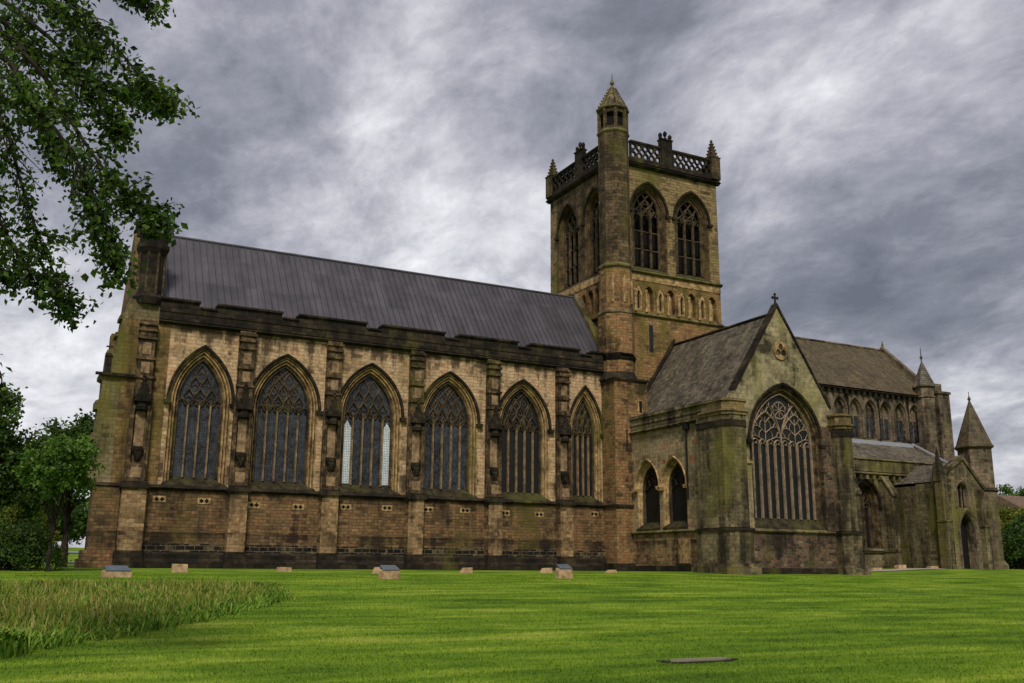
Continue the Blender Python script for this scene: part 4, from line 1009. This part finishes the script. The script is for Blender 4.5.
b.lathe(tx_, TY_, [(.03, ap.z), (.03, ap.z+.6)], 4); b.build('spire', 'slate_moss', tt, loc=(tx_, TY_, zt_))
b = MB(); b.lathe(tx_, TY_, [(rr_*1.1, 5.9), (rr_*1.18, 6.0), (rr_*1.1, 6.2)], 8, ro, cap=False); b.build('string_course', 'soot', tt, loc=(tx_, TY_, 6))
b = MB(); b.prism([(tx_-2.4, -.3), (tx_+.2, -.3), (tx_+.2, 6.2), (tx_-2.4, 5.8)], FS(-6.9), -1, 0); b.build('link_wall', 'mossy', tt, loc=(tx_-1, -6.5, 0))
for k in range(-1, 2): pass

# ------------------------------------------------------------------ stones and small things on the lawn
def on_ground(u, v):
    d = ray(u, v); tt_ = 4.
    while tt_ < 140:
        p = CAM+d*tt_/d.y
        if p.z <= ground(p.x, p.y): return p
        tt_ += .05
    return p
MAT['plaque'] = simple('slate_plaque', hx(84, 92, 102), .3, nz=.2)
stones = [((118, 577.5), 1.0, .3, 1, 'sloping memorial stone with a blue grey plate by the west corner of the church', 14),
          ((180, 572.5), .62, .38, 0, 'squat pale stone before the first tall nave window', 0),
          ((285, 571.8), .6, .24, 0, 'small flat pale stone before the second nave window', 0),
          ((380, 573.6), .62, .34, 2, 'weathered wedge shaped stone just behind the plated stone near the third window', 8),
          ((391, 579), .82, .42, 1, 'pale memorial stone with a blue grey top, left one of the two nearest the camera', 5),
          ((467, 573), .62, .3, 2, 'pale stone with a dark sloping left side below the fourth nave window', 0),
          ((547, 573), .66, .3, 2, 'pale stone with a sloping left side just left of the tall plated stone', 0),
          ((566, 578.5), .72, .5, 1, 'pale memorial stone with a blue grey top, right one of the two nearest the camera', 0),
          ((612, 572.8), .62, .2, 2, 'low wedge shaped stone before the corner of nave and transept', 0)]
for (uv_, wd, hh, typ, lab, rz_) in stones:
    p = on_ground(*uv_); b = MB(); x, y, z = p.x, p.y, ground(p.x, p.y)-.04; hw = wd/2
    if typ == 0: prof = [(-hw, 0), (hw, 0), (hw*.95, hh), (-hw*.96, hh*1.03)]
    elif typ == 1: prof = [(-hw, 0), (hw, 0), (hw*.95, hh*.8), (hw*.75, hh), (-hw*.8, hh*1.0), (-hw*.95, hh*.85)]
    else: prof = [(-hw, 0), (hw, 0), (hw*.95, hh), (-hw*.3, hh*.95)]
    b.prism([(x+u, z+v) for u, v in prof], FS(y), -.35, 0)
    if typ == 1:
        b.add([(x-hw*.8, y+.34, z+hh+.16), (x+hw*.8, y+.34, z+hh+.16), (x+hw*.9, y-.02, z+hh*.97), (x-hw*.9, y-.02, z+hh*.97),
               (x-hw*.8, y+.34, z+hh*.6), (x+hw*.8, y+.34, z+hh*.6), (x+hw*.9, y-.02, z+hh*.9), (x-hw*.9, y-.02, z+hh*.9)], [(0, 1, 2, 3), (2, 6, 7, 3), (0, 3, 7, 4), (1, 5, 6, 2), (0, 4, 5, 1), (4, 5, 6, 7)], 1)
    o = b.build('memorial_stone', ['block', 'plaque'], loc=(x, y, z)); o.rotation_euler.z = R(rz_*1.0)
    tag(o, lab, 'stone', 'memorial stones along the church wall')
for (uv_, wd, hh, lab) in (((903, 571.2), .75, .32, 'orange tan block in front of the choir aisle buttress'), ((935, 571), .8, .22, 'low pinkish block before the dark wall by the porch'), ((878, 572.5), .9, .2, 'low pale stone beside the transept corner')):
    p = atY(*uv_, -7.6); b = MB(); z = ground(p.x, -7.6)-.05
    b.prism([(p.x-wd/2, z), (p.x+wd/2, z), (p.x+wd*.46, z+hh), (p.x-wd*.47, z+hh*.95)], FS(-7.6), -.4, 0); o = b.build('stone_block', 'block', loc=(p.x, -7.6, z)); tag(o, lab, 'stone')
b = MB(); L = []
for (u, v) in [(862, 574.5), (880, 571.4), (905, 570.4), (940, 570.6), (985, 571)]: pass
pts = [(48.5, -8.2), (52, -8.4), (56, -8.2), (60.2, -8.0)]
L = [[Vector((x, y-wd, ground(x, y-wd)+.03)), Vector((x, y+.6, ground(x, y+.6)+.03))] for (x, y), wd in zip(pts, (.3, .7, .8, .3))]
b.loft(L); o = b.build('gravel_path', 'gravel'); o['kind'] = 'structure'
# ground slab in the lawn
p = on_ground(697, 661); b = MB(); x, y, z = p.x, p.y, ground(p.x, p.y)
b.prism([(x-.52, y-.1), (x-.3, y-.18), (x+.35, y-.16), (x+.58, y-.04), (x+.5, y+.1), (x-.1, y+.14), (x-.45, y+.06)], fr0, z-.02, z+.03, 0)
b.prism([(x-.62, y-.02), (x-.5, y-.2), (x+.4, y-.22), (x+.68, y-.06), (x+.6, y+.2), (x-.1, y+.26), (x-.55, y+.2)], fr0, z-.02, z+.012, 1)
MAT['soil'] = simple('wet_soil', hx(34, 28, 16), .8, nz=.3)
MAT['flat_stone'] = simple('flat_stone', hx(120, 114, 92), .6, nz=.2)
o = b.build('ground_slab', ['flat_stone', 'soil'], loc=(x, y, z)); tag(o, 'flat grey stone slab sunk in bare soil in the front lawn', 'stone')

# ------------------------------------------------------------------ plants
def leafmat(name, cols, trans=.45):
    m = bpy.data.materials.new(name); m.use_nodes = True; t = NT(m.node_tree)
    geo = t.add('ShaderNodeNewGeometry'); n = t.noise(geo.outputs['Position'], 1.1, 4, .6)
    rnd = geo.outputs['Random Per Island']
    f = t.math('ADD', t.math('MULTIPLY', rnd, .55), t.math('MULTIPLY_ADD', n, .9, -.22))
    P = [hx(*c) for c in cols]; col = t.ramp(f, [((i+.5)/len(P), c) for i, c in enumerate(P)])
    d = t.add('ShaderNodeBsdfPrincipled'); t.set(d, 'Base Color', col); t.set(d, 'Roughness', .5); d.inputs['Specular IOR Level'].default_value = .3
    tr = t.add('ShaderNodeBsdfTranslucent', ins={0: col}); mx = t.add('ShaderNodeMixShader', ins={0: trans}); t.l.new(d.outputs[0], mx.inputs[1]); t.l.new(tr.outputs[0], mx.inputs[2])
    o = t.add('ShaderNodeOutputMaterial'); t.l.new(mx.outputs[0], o.inputs[0]); return m
MAT['leaf_over'] = leafmat('overhanging_leaves', [(24, 40, 12), (46, 70, 20), (74, 104, 32), (116, 148, 54)])
MAT['leaf_dark'] = leafmat('dark_leaves', [(32, 50, 18), (50, 76, 26), (76, 104, 38), (106, 134, 56)])
MAT['leaf_mid'] = leafmat('mid_green_leaves', [(42, 68, 22), (68, 102, 32), (98, 134, 46), (132, 160, 66)])
MAT['leaf_yel'] = leafmat('yellow_green_leaves', [(60, 74, 20), (92, 106, 28), (124, 130, 42), (146, 148, 60)])
MAT['bark'] = simple('bark', hx(42, 36, 28), .9, nz=.5, scale=12, bump=.6)
def leaf(b, p, size, rnd, droop=0.):
    a, e = rnd.uniform(0, 6.283), rnd.uniform(-1.1, .8)-droop
    d = Vector((math.cos(a)*math.cos(e), math.sin(a)*math.cos(e), math.sin(e)))
    s = d.cross(Vector((rnd.gauss(0, 1), rnd.gauss(0, 1), rnd.gauss(0, 1)))).normalized()
    L = size*rnd.uniform(.7, 1.3); W = L*.32; n = d.cross(s)*(L*.1)
    b.v += [tuple(p), tuple(p+d*L*.45+s*W+n), tuple(p+d*L), tuple(p+d*L*.45-s*W+n)]
    o = len(b.v)-4; b.f.append((o, o+1, o+2, o+3)); b.m.append(0)
def fleaf(b, q, size, nper, rad, rnd, droop=0):
    for _ in range(nper):
        leaf(b, q+Vector((rnd.gauss(0, rad), rnd.gauss(0, rad), rnd.gauss(0, rad*.8))), size, rnd, droop)
def crown_tree(name, base, h, cr_, trunk_h, mat, label, cat='tree', group=None, nclump=160, nper=60, size=.22, tr=.18, seed=1, squash=1., lean=(0, 0), zoff=0):
    rnd = random.Random(seed); t0 = Vector(base)
    root = empty(name, base, label, cat, group)
    b = MB(); cz = t0.z+trunk_h+(h-trunk_h)*.5; top = t0+Vector((lean[0], lean[1], h*.8))
    b.tube([t0+(top-t0)*q+Vector((rnd.uniform(-.1, .1), rnd.uniform(-.1, .1), 0))*(q > 0) - Vector((0, 0, .3 if q == 0 else 0)) for q in (0, .15, .35, .6, 1)], [tr*1.5, tr, tr*.85, tr*.6, tr*.1], 8)
    cen = Vector((t0.x+lean[0]*.6, t0.y+lean[1]*.6, cz)); rad = Vector((cr_, cr_, (h-trunk_h)*.5*squash))
    fo = MB(); lobes = []
    for k in range(9):
        a = k*2.4+rnd.uniform(-.3, .3); zq = rnd.uniform(-.75, .8); rq = math.sqrt(1-zq*zq)*.62
        lobes.append((cen+Vector((rad.x*rq*math.cos(a), rad.y*rq*math.sin(a), rad.z*zq*.72)), rnd.uniform(.36, .55)))
    lobes.append((cen, .5))
    for c, s in lobes: b.tube([t0+(top-t0)*.35, t0+(top-t0)*.5+(c-cen)*.3, c], [tr*.32, tr*.2, tr*.06], 5)
    for k in range(nclump):
        c, s = rnd.choice(lobes)
        d = Vector((rnd.gauss(0, 1), rnd.gauss(0, 1), rnd.gauss(0, 1))).normalized()*(rnd.random()**.4)*s
        q = c+Vector((d.x*rad.x, d.y*rad.y, d.z*rad.z))
        fleaf(fo, q, size, nper, cr_*.085, rnd, .2)
    b.build('trunk', 'bark', root, loc=base, uv=False); fo.build('crown', mat, root, loc=tuple(cen), uv=False)
    return root

# overhanging foreground tree: trunk out of frame at left, drooping boughs into the frame
rnd = random.Random(11)
tb = Vector((-7.6, -44.5, 0)); tb.z = ground(tb.x, tb.y)
ov = empty('overhanging_tree', tb, 'leafy tree reaching in from the upper left, its thin drooping boughs close to the camera', 'tree')
tb_ = MB(); lf = MB()
trunk = [tb+Vector((0, 0, -.3)), tb+Vector((.1, 0, 2)), tb+Vector((.3, .1, 5)), tb+Vector((.8, .1, 8.5)), tb+Vector((1.2, 0, 12))]
tb_.tube(trunk, [.5, .38, .32, .24, .08], 10)
def bough(pp, r0, twn, dens, drp=.35, sc=1.0):
    pts = [Vector(p) for p in pp]; fine = []
    for i in range(len(pts)-1):
        p_1 = pts[max(0, i-1)]; p0_ = pts[i]; p1_ = pts[i+1]; p2_ = pts[min(len(pts)-1, i+2)]
        for k in range(6):
            s = k/6; fine.append(.5*((2*p0_)+(p1_-p_1)*s+(2*p_1-5*p0_+4*p1_-p2_)*s*s+(-p_1+3*p0_-3*p1_+p2_)*s**3))
    fine.append(pts[-1]); n = len(fine)
    tb_.tube(fine, [r0*.55*(1-i/n)**1.3+.006 for i in range(n)], 5)
    for j in range(twn):
        s = rnd.uniform(.12, 1.0)**.8; i = min(n-2, int(s*(n-1))); p = fine[i].lerp(fine[i+1], rnd.random())
        d = (fine[i+1]-fine[i]).normalized(); dirn = (d*.8+Vector((rnd.gauss(0, .6), rnd.gauss(0, .6), rnd.gauss(-.15, .5)))).normalized()
        L = rnd.uniform(.25, .8)*sc*(1.15-.75*s); tw = [p]
        for k in range(4): dirn = (dirn+Vector((0, 0, -drp*.5))+Vector((rnd.gauss(0, .15), rnd.gauss(0, .15), rnd.gauss(0, .15)))).normalized(); tw.append(tw[-1]+dirn*L/4)
        tb_.tube(tw, [.012, .01, .008, .006, .003], 3)
        for q in tw[1:]:
            if rnd.random() < .74: fleaf(lf, q, rnd.uniform(.06, .1), int(dens*.62), .07, rnd, .3)
def Q(u, v, D): return atD(u, v, D)
st_ = trunk[3]; s2 = trunk[2]; s4 = trunk[4]
BG = [
 ([s4, Q(-60, -110, 12), Q(40, -60, 12), Q(110, -25, 12.3), Q(150, 3, 12.6)], .07, 60, 11),
 ([st_, Q(-50, -50, 12), Q(50, -10, 11.6), Q(100, 30, 11.4), Q(140, 75, 11.2), Q(168, 100, 11)], .08, 80, 11),
 ([st_, Q(-50, -20, 13), Q(40, 30, 12.6), Q(85, 80, 12.5), Q(110, 110, 12.4), Q(120, 130, 12.2)], .08, 80, 11),
 ([st_, Q(-50, 10, 12), Q(30, 60, 12), Q(70, 120, 11.8), Q(105, 170, 11.6), Q(138, 200, 11.5), Q(160, 214, 11.4)], .08, 95, 12),
 ([st_, Q(-50, 30, 11), Q(20, 90, 11), Q(70, 150, 11), Q(100, 210, 11), Q(110, 240, 11), Q(116, 268, 11)], .07, 85, 12),
 ([s2, Q(-60, 80, 12.4), Q(0, 120, 12.4), Q(20, 180, 12.4), Q(40, 240, 12.4), Q(62, 290, 12.4), Q(68, 302, 12.4)], .07, 85, 11),
 ([s2, Q(-60, 120, 11.6), Q(-10, 160, 11.6), Q(0, 220, 11.6), Q(25, 262, 11.6), Q(55, 285, 11.6)], .06, 60, 11),
 ([s2, Q(-60, 60, 13.4), Q(20, 90, 13.4), Q(50, 130, 13.4), Q(60, 170, 13.4)], .06, 50, 10),
 ([st_, Q(-40, -70, 13.4), Q(20, -30, 13.4), Q(60, 10, 13.4), Q(90, 50, 13.4)], .07, 70, 12),
 ([s2, Q(-60, 160, 12.6), Q(-30, 230, 12.6), Q(-5, 262, 12.6), Q(10, 275, 12.6)], .05, 40, 10),
 ([s2, Q(-70, 220, 11), Q(-40, 300, 11), Q(-16, 352, 11), Q(0, 372, 11), Q(2, 392, 11)], .04, 14, 7),
 ([st_, Q(-50, 0, 12.8), Q(0, 20, 12.8), Q(30, 45, 12.8), Q(60, 60, 12.8), Q(120, 90, 12.6), Q(150, 95, 12.5)], .06, 70, 11),
]
for pp, r0, tw, dn in BG: bough(pp, r0, tw, dn)
# the rest of the crown, out of the frame
for k in range(34):
    a = rnd.uniform(1.2, 5.6); rr2 = rnd.uniform(2.0, 4.8); c = tb+Vector((.8, 0, rnd.uniform(6, 12.5)))
    e = c+Vector((math.cos(a)*rr2, math.sin(a)*rr2*.9, rnd.uniform(-1.6, .8)))
    if e.x > -3.6: e.x = -3.6-rnd.random()
    bough([c, c.lerp(e, .5)+Vector((0, 0, .6)), e], .06, 22, 9)
tb_.build('trunk', 'bark', ov, loc=tb, uv=False)
lf.build('crown', 'leaf_over', ov, loc=tb+Vector((0, 0, 9)), uv=False)

# trees and shrubs at left and right
def gp(x, y, dz=0): return (x, y, ground(x, y)+dz)
def place(u, D):        # ground point under picture column u at depth Y = D
    p = atY(u, 560, D); return gp(p.x, D)
crown_tree('small_tree', place(49, -12.5), 5.5, 1.5, 2.2, 'leaf_mid', 'small round headed green tree with a thin dark trunk on the lawn', tr=.11, nclump=190, nper=50, size=.16, seed=3)
crown_tree('broadleaf_tree', place(62, 10), 10.4, 2.9, 3.9, 'leaf_dark', 'taller dark green tree directly behind the small round headed tree', tr=.24, nclump=260, nper=60, size=.24, seed=5)
crown_tree('broadleaf_tree', place(-12, -6), 8.2, 2.6, 1.2, 'leaf_dark', 'dark leafy tree cut by the left edge of the view', tr=.35, nclump=240, nper=60, size=.2, seed=8)
crown_tree('background_tree', place(15, 24), 8.5, 3.2, .8, 'leaf_mid', 'mid green tree across the road at far left', tr=.3, nclump=170, nper=50, size=.3, seed=12)
crown_tree('background_tree', place(20, 100), 11, 9, .5, 'leaf_dark', 'distant dark tree behind the parked far road, left of the church', tr=.4, nclump=200, nper=50, size=.7, seed=13)
crown_tree('background_tree', place(95, 110), 8, 9, .5, 'leaf_dark', 'distant low tree just left of the church corner', tr=.4, nclump=200, nper=50, size=.7, seed=14)
def shrub(name, c, rx, ry, h, mat, label, cat='shrub', group=None, n=220, nper=45, size=.13, seed=1):
    rnd = random.Random(seed); root = empty(name, c, label, cat, group); fo = MB(); st = MB(); c = Vector(c)
    for k in range(n):
        a = rnd.uniform(0, 6.283); q = rnd.random()**.5; z = (1-q**2.6)**.5*rnd.uniform(.55, 1.0)
        bump_ = 1+.16*math.sin(3*a+seed)+.1*math.sin(7*a)
        p = c+Vector((rx*q*math.cos(a)*bump_, ry*q*math.sin(a)*bump_, max(.05, h*z*(1+.1*math.sin(5*a)))))
        fleaf(fo, p, size, nper, min(rx, ry)*.09, rnd, -.3)
        if k % 8 == 0: st.tube([c+Vector((rnd.uniform(-.3, .3)*rx, rnd.uniform(-.3, .3)*ry, -.1)), c.lerp(p, .5)+Vector((0, 0, .2)), p], [.04, .03, .01], 4)
    st.build('stem', 'bark', root, loc=tuple(c), uv=False); fo.build('foliage', mat, root, loc=tuple(c+Vector((0, 0, h/2))), uv=False); return root
shrub('evergreen_shrub', place(8, -10.5), 1.9, 1.6, 1.75, 'leaf_dark', 'dense dark rounded shrub at the left edge of the lawn', n=300, nper=50, size=.12, seed=4)
shrub('garden_shrub', place(20, 6), 1.8, 1.5, 3.9, 'leaf_yel', 'pale yellow green shrub above the dark rounded shrub', n=150, size=.16, seed=9)
# right: tall hedge, a house roof and a tree beyond it
for i, (u, Y, hh, lab, mt) in enumerate([(1012, 2, 5.1, 'tall yellow green hedge tree beside the porch turret', 'leaf_yel'), (1046, -2, 4.6, 'tall dark hedge tree at the right edge', 'leaf_dark'), (1000, 22, 4.8, 'tall green hedge tree behind the porch turret', 'leaf_mid')]):
    p = place(u, Y); shrub('hedge_tree', p, 4.0, 3.5, hh, mt, lab, 'tree', n=340, nper=40, size=.3, seed=20+i)
shrub('evergreen_shrub', place(1024, -7), 3.2, 2.0, 3.0, 'leaf_dark', 'dark ivy like shrub low against the hedge at the right edge', n=260, nper=40, size=.2, seed=33)
MAT['tile'] = roofmat('brown_tile_roof', [(96, 76, 62), (122, 98, 80)], .4, .3, moss=.1)
MAT['render_wall'] = simple('rendered_wall', hx(150, 140, 124), .9, nz=.1)
hp = place(1030, 45); hX, hY, hZ = hp[0]+3, hp[1], hp[2]
hs = empty('house', (hX, hY, hZ), 'distant house with a brown tiled roof showing above the right hand hedge', 'house')
b = MB(); b.box(hX-9, hX+9, hY-4, hY+4, hZ-.5, hZ+8.3); hw_ = b.build('wall', 'render_wall', hs, loc=(hX, hY, hZ))
b = MB(); b.box(hX-7, hX-5.6, hY-4.05, hY-3.9, hZ+5, hZ+6.6); b.build('window', 'glass_dark', hs, loc=(hX-6, hY-4, hZ+5))
b = MB(); b.prism([(hY-4.6, hZ+8.3), (hY+4.6, hZ+8.3), (hY, hZ+10.8)], FW(hX-9.4), -18.8, 0); b.build('roof', 'tile', hs, loc=(hX, hY, hZ+9))
crown_tree('background_tree', place(1026, 75), 15.6, 5, 3, 'leaf_mid', 'distant tree top above the house roof at right', tr=.4, nclump=200, nper=50, size=.5, seed=17)

# wild grass patch and short lawn blades
def grassmat(name, cols):
    m, t, bs = newmat(name); geo = t.add('ShaderNodeNewGeometry')
    n = t.noise(geo.outputs['Position'], .6, 4, .6); f = t.math('ADD', t.math('MULTIPLY', geo.outputs['Random Per Island'], .6), t.math('MULTIPLY_ADD', n, .9, -.25))
    P = [hx(*c) for c in cols]; t.set(bs, 'Base Color', t.ramp(f, [((i+.5)/len(P), c) for i, c in enumerate(P)])); t.set(bs, 'Roughness', .7); bs.inputs['Specular IOR Level'].default_value = .2
    return m
MAT['wild_green'] = grassmat('wild_grass', [(52, 86, 18), (80, 114, 28), (108, 138, 42), (140, 162, 64)])
MAT['wild_seed'] = grassmat('seeding_grass', [(88, 104, 34), (112, 126, 44), (140, 136, 62), (170, 162, 100)])
m, t, bs = newmat('lawn_blades'); geo = t.add('ShaderNodeNewGeometry')
t.set(bs, 'Base Color', t.mix(1.0, lawn_colour(t, geo.outputs['Position']), t.ramp(geo.outputs['Random Per Island'], [(0, (.8, .82, .8)), (1, (1.18, 1.15, 1.05))]), 'MULTIPLY')); t.set(bs, 'Roughness', .8)
bs.inputs['Specular IOR Level'].default_value = .15; MAT['blade'] = m
rnd = random.Random(5)
poly = [on_ground(0, 657), on_ground(60, 648), on_ground(130, 637), on_ground(200, 622), on_ground(262, 608), on_ground(285, 601), on_ground(283, 592), on_ground(250, 590), on_ground(120, 589.5), on_ground(0, 590)]
poly = [(p.x, p.y) for p in poly]
poly = [(-7, poly[0][1]+1.0), (-3, poly[0][1]+.3)]+poly+[(-6, poly[-1][1])]
def inpoly(x, y):
    c = False; n = len(poly); j = n-1
    for i in range(n):
        if (poly[i][1] > y) != (poly[j][1] > y) and x < (poly[j][0]-poly[i][0])*(y-poly[i][1])/(poly[j][1]-poly[i][1])+poly[i][0]: c = not c
        j = i
    return c
b = MB(); x0, x1 = min(p[0] for p in poly), max(p[0] for p in poly); y0, y1 = min(p[1] for p in poly), max(p[1] for p in poly)
cnt = 0
while cnt < 52000:
    x, y = rnd.uniform(x0, x1), rnd.uniform(y0, y1)
    ex = .55*noise.noise(Vector((x*1.3, y*1.3, 5)))+rnd.gauss(0, .12)
    if not inpoly(x+ex, y+ex): continue
    edge = not inpoly(x+.25, y-.55); far_ = not inpoly(x, y+.4)
    cl = noise.noise(Vector((x*.9, y*.9, 0)))
    h = rnd.uniform(.12, .34)*(1+.5*cl)*(.8 if edge else 1); z = ground(x, y)-.02; seed = rnd.random() < (.26+.3*cl if not edge else .05)
    a = rnd.uniform(0, 6.283); dx, dy = math.cos(a), math.sin(a); w_ = .009 if seed else .014; ln = rnd.uniform(.02, .16)
    sx, sy = -dy*w_, dx*w_; a2 = rnd.uniform(0, 6.283); lx, ly = math.cos(a2)*ln, math.sin(a2)*ln
    o_ = len(b.v)
    if seed:
        h *= 1.15
        b.v += [(x-sx*.5, y-sy*.5, z), (x+sx*.5, y+sy*.5, z), (x+lx*.6+sx*1.3, y+ly*.6+sy*1.3, z+h*.82), (x+lx, y+ly, z+h), (x+lx*.6-sx*1.3, y+ly*.6-sy*1.3, z+h*.82)]
        b.f.append((o_, o_+1, o_+2, o_+3, o_+4)); b.m.append(1)
    else:
        b.v += [(x-sx, y-sy, z), (x+sx, y+sy, z), (x+lx*.5+sx, y+ly*.5+sy, z+h*.6), (x+lx*1.3, y+ly*1.3, z+h*.9), (x+lx*.5-sx, y+ly*.5-sy, z+h*.6)]
        b.f.append((o_, o_+1, o_+2, o_+3, o_+4)); b.m.append(0)
    cnt += 1
o = b.build('wild_grass', ['wild_green', 'wild_seed'], uv=False, loc=(1, -36, -.8)); tag(o, 'uncut patch of tall seeding grass on the left of the lawn', 'grass', kind='stuff')
def clump(name, u, v, n, h0, label, rad):
    p = on_ground(u, v); b = MB()
    for _ in range(n):
        a = rnd.uniform(0, 6.283); r0 = rnd.uniform(0, rad); x, y = p.x+r0*math.cos(a), p.y+r0*math.sin(a); z = ground(x, y)-.02
        h = h0*rnd.uniform(.6, 1.1); a = rnd.uniform(0, 6.283); ln = h*rnd.uniform(.3, 1.0); w_ = .014; sx, sy = -math.sin(a)*w_, math.cos(a)*w_; lx, ly = math.cos(a)*ln, math.sin(a)*ln
        b.add([(x-sx, y-sy, z), (x+sx, y+sy, z), (x+lx*.4-sx, y+ly*.4-sy, z+h*.7), (x+lx*.4+sx, y+ly*.4+sy, z+h*.7), (x+lx, y+ly, z+h*.85)], [(0, 1, 3, 2), (2, 3, 4)])
    o = b.build(name, 'wild_green', uv=False, loc=(p.x, p.y, ground(p.x, p.y))); tag(o, label, 'plant')
clump('grass_clump', 6, 656, 130, .42, 'spiky clump of long arching blades at the lower left edge of the tall grass', .3)
clump('grass_clump', 262, 592, 160, .36, 'dark green leafy tuft at the right hand tip of the tall grass', .5)
b = MB(); cnt = 0
while cnt < 150000:
    v = rnd.random(); y = -56.25+7.5*(5.6**v); dyy = y+56.25; 
    lo, hi_ = -.03*dyy-.4, dyy*1.35+1; x = rnd.uniform(lo, hi_)
    if inpoly(x, y): continue
    z = ground(x, y)-.01; h = rnd.uniform(.018, .042)*(1+dyy*.012); a = rnd.uniform(0, 6.283); w_ = .006*(1+dyy*.05)
    sx, sy = math.cos(a)*w_, math.sin(a)*w_; a2 = rnd.uniform(0, 6.283); lx, ly = math.cos(a2)*h*.7, math.sin(a2)*h*.7
    o_ = len(b.v); b.v += [(x-sx, y-sy, z), (x+sx, y+sy, z), (x+lx, y+ly, z+h)]; b.f.append((o_, o_+1, o_+2)); b.m.append(0); cnt += 1
o = b.build('lawn_grass', 'blade', uv=False, loc=(5, -40, -1)); tag(o, 'short mown bright green grass of the lawn', 'grass', kind='stuff')
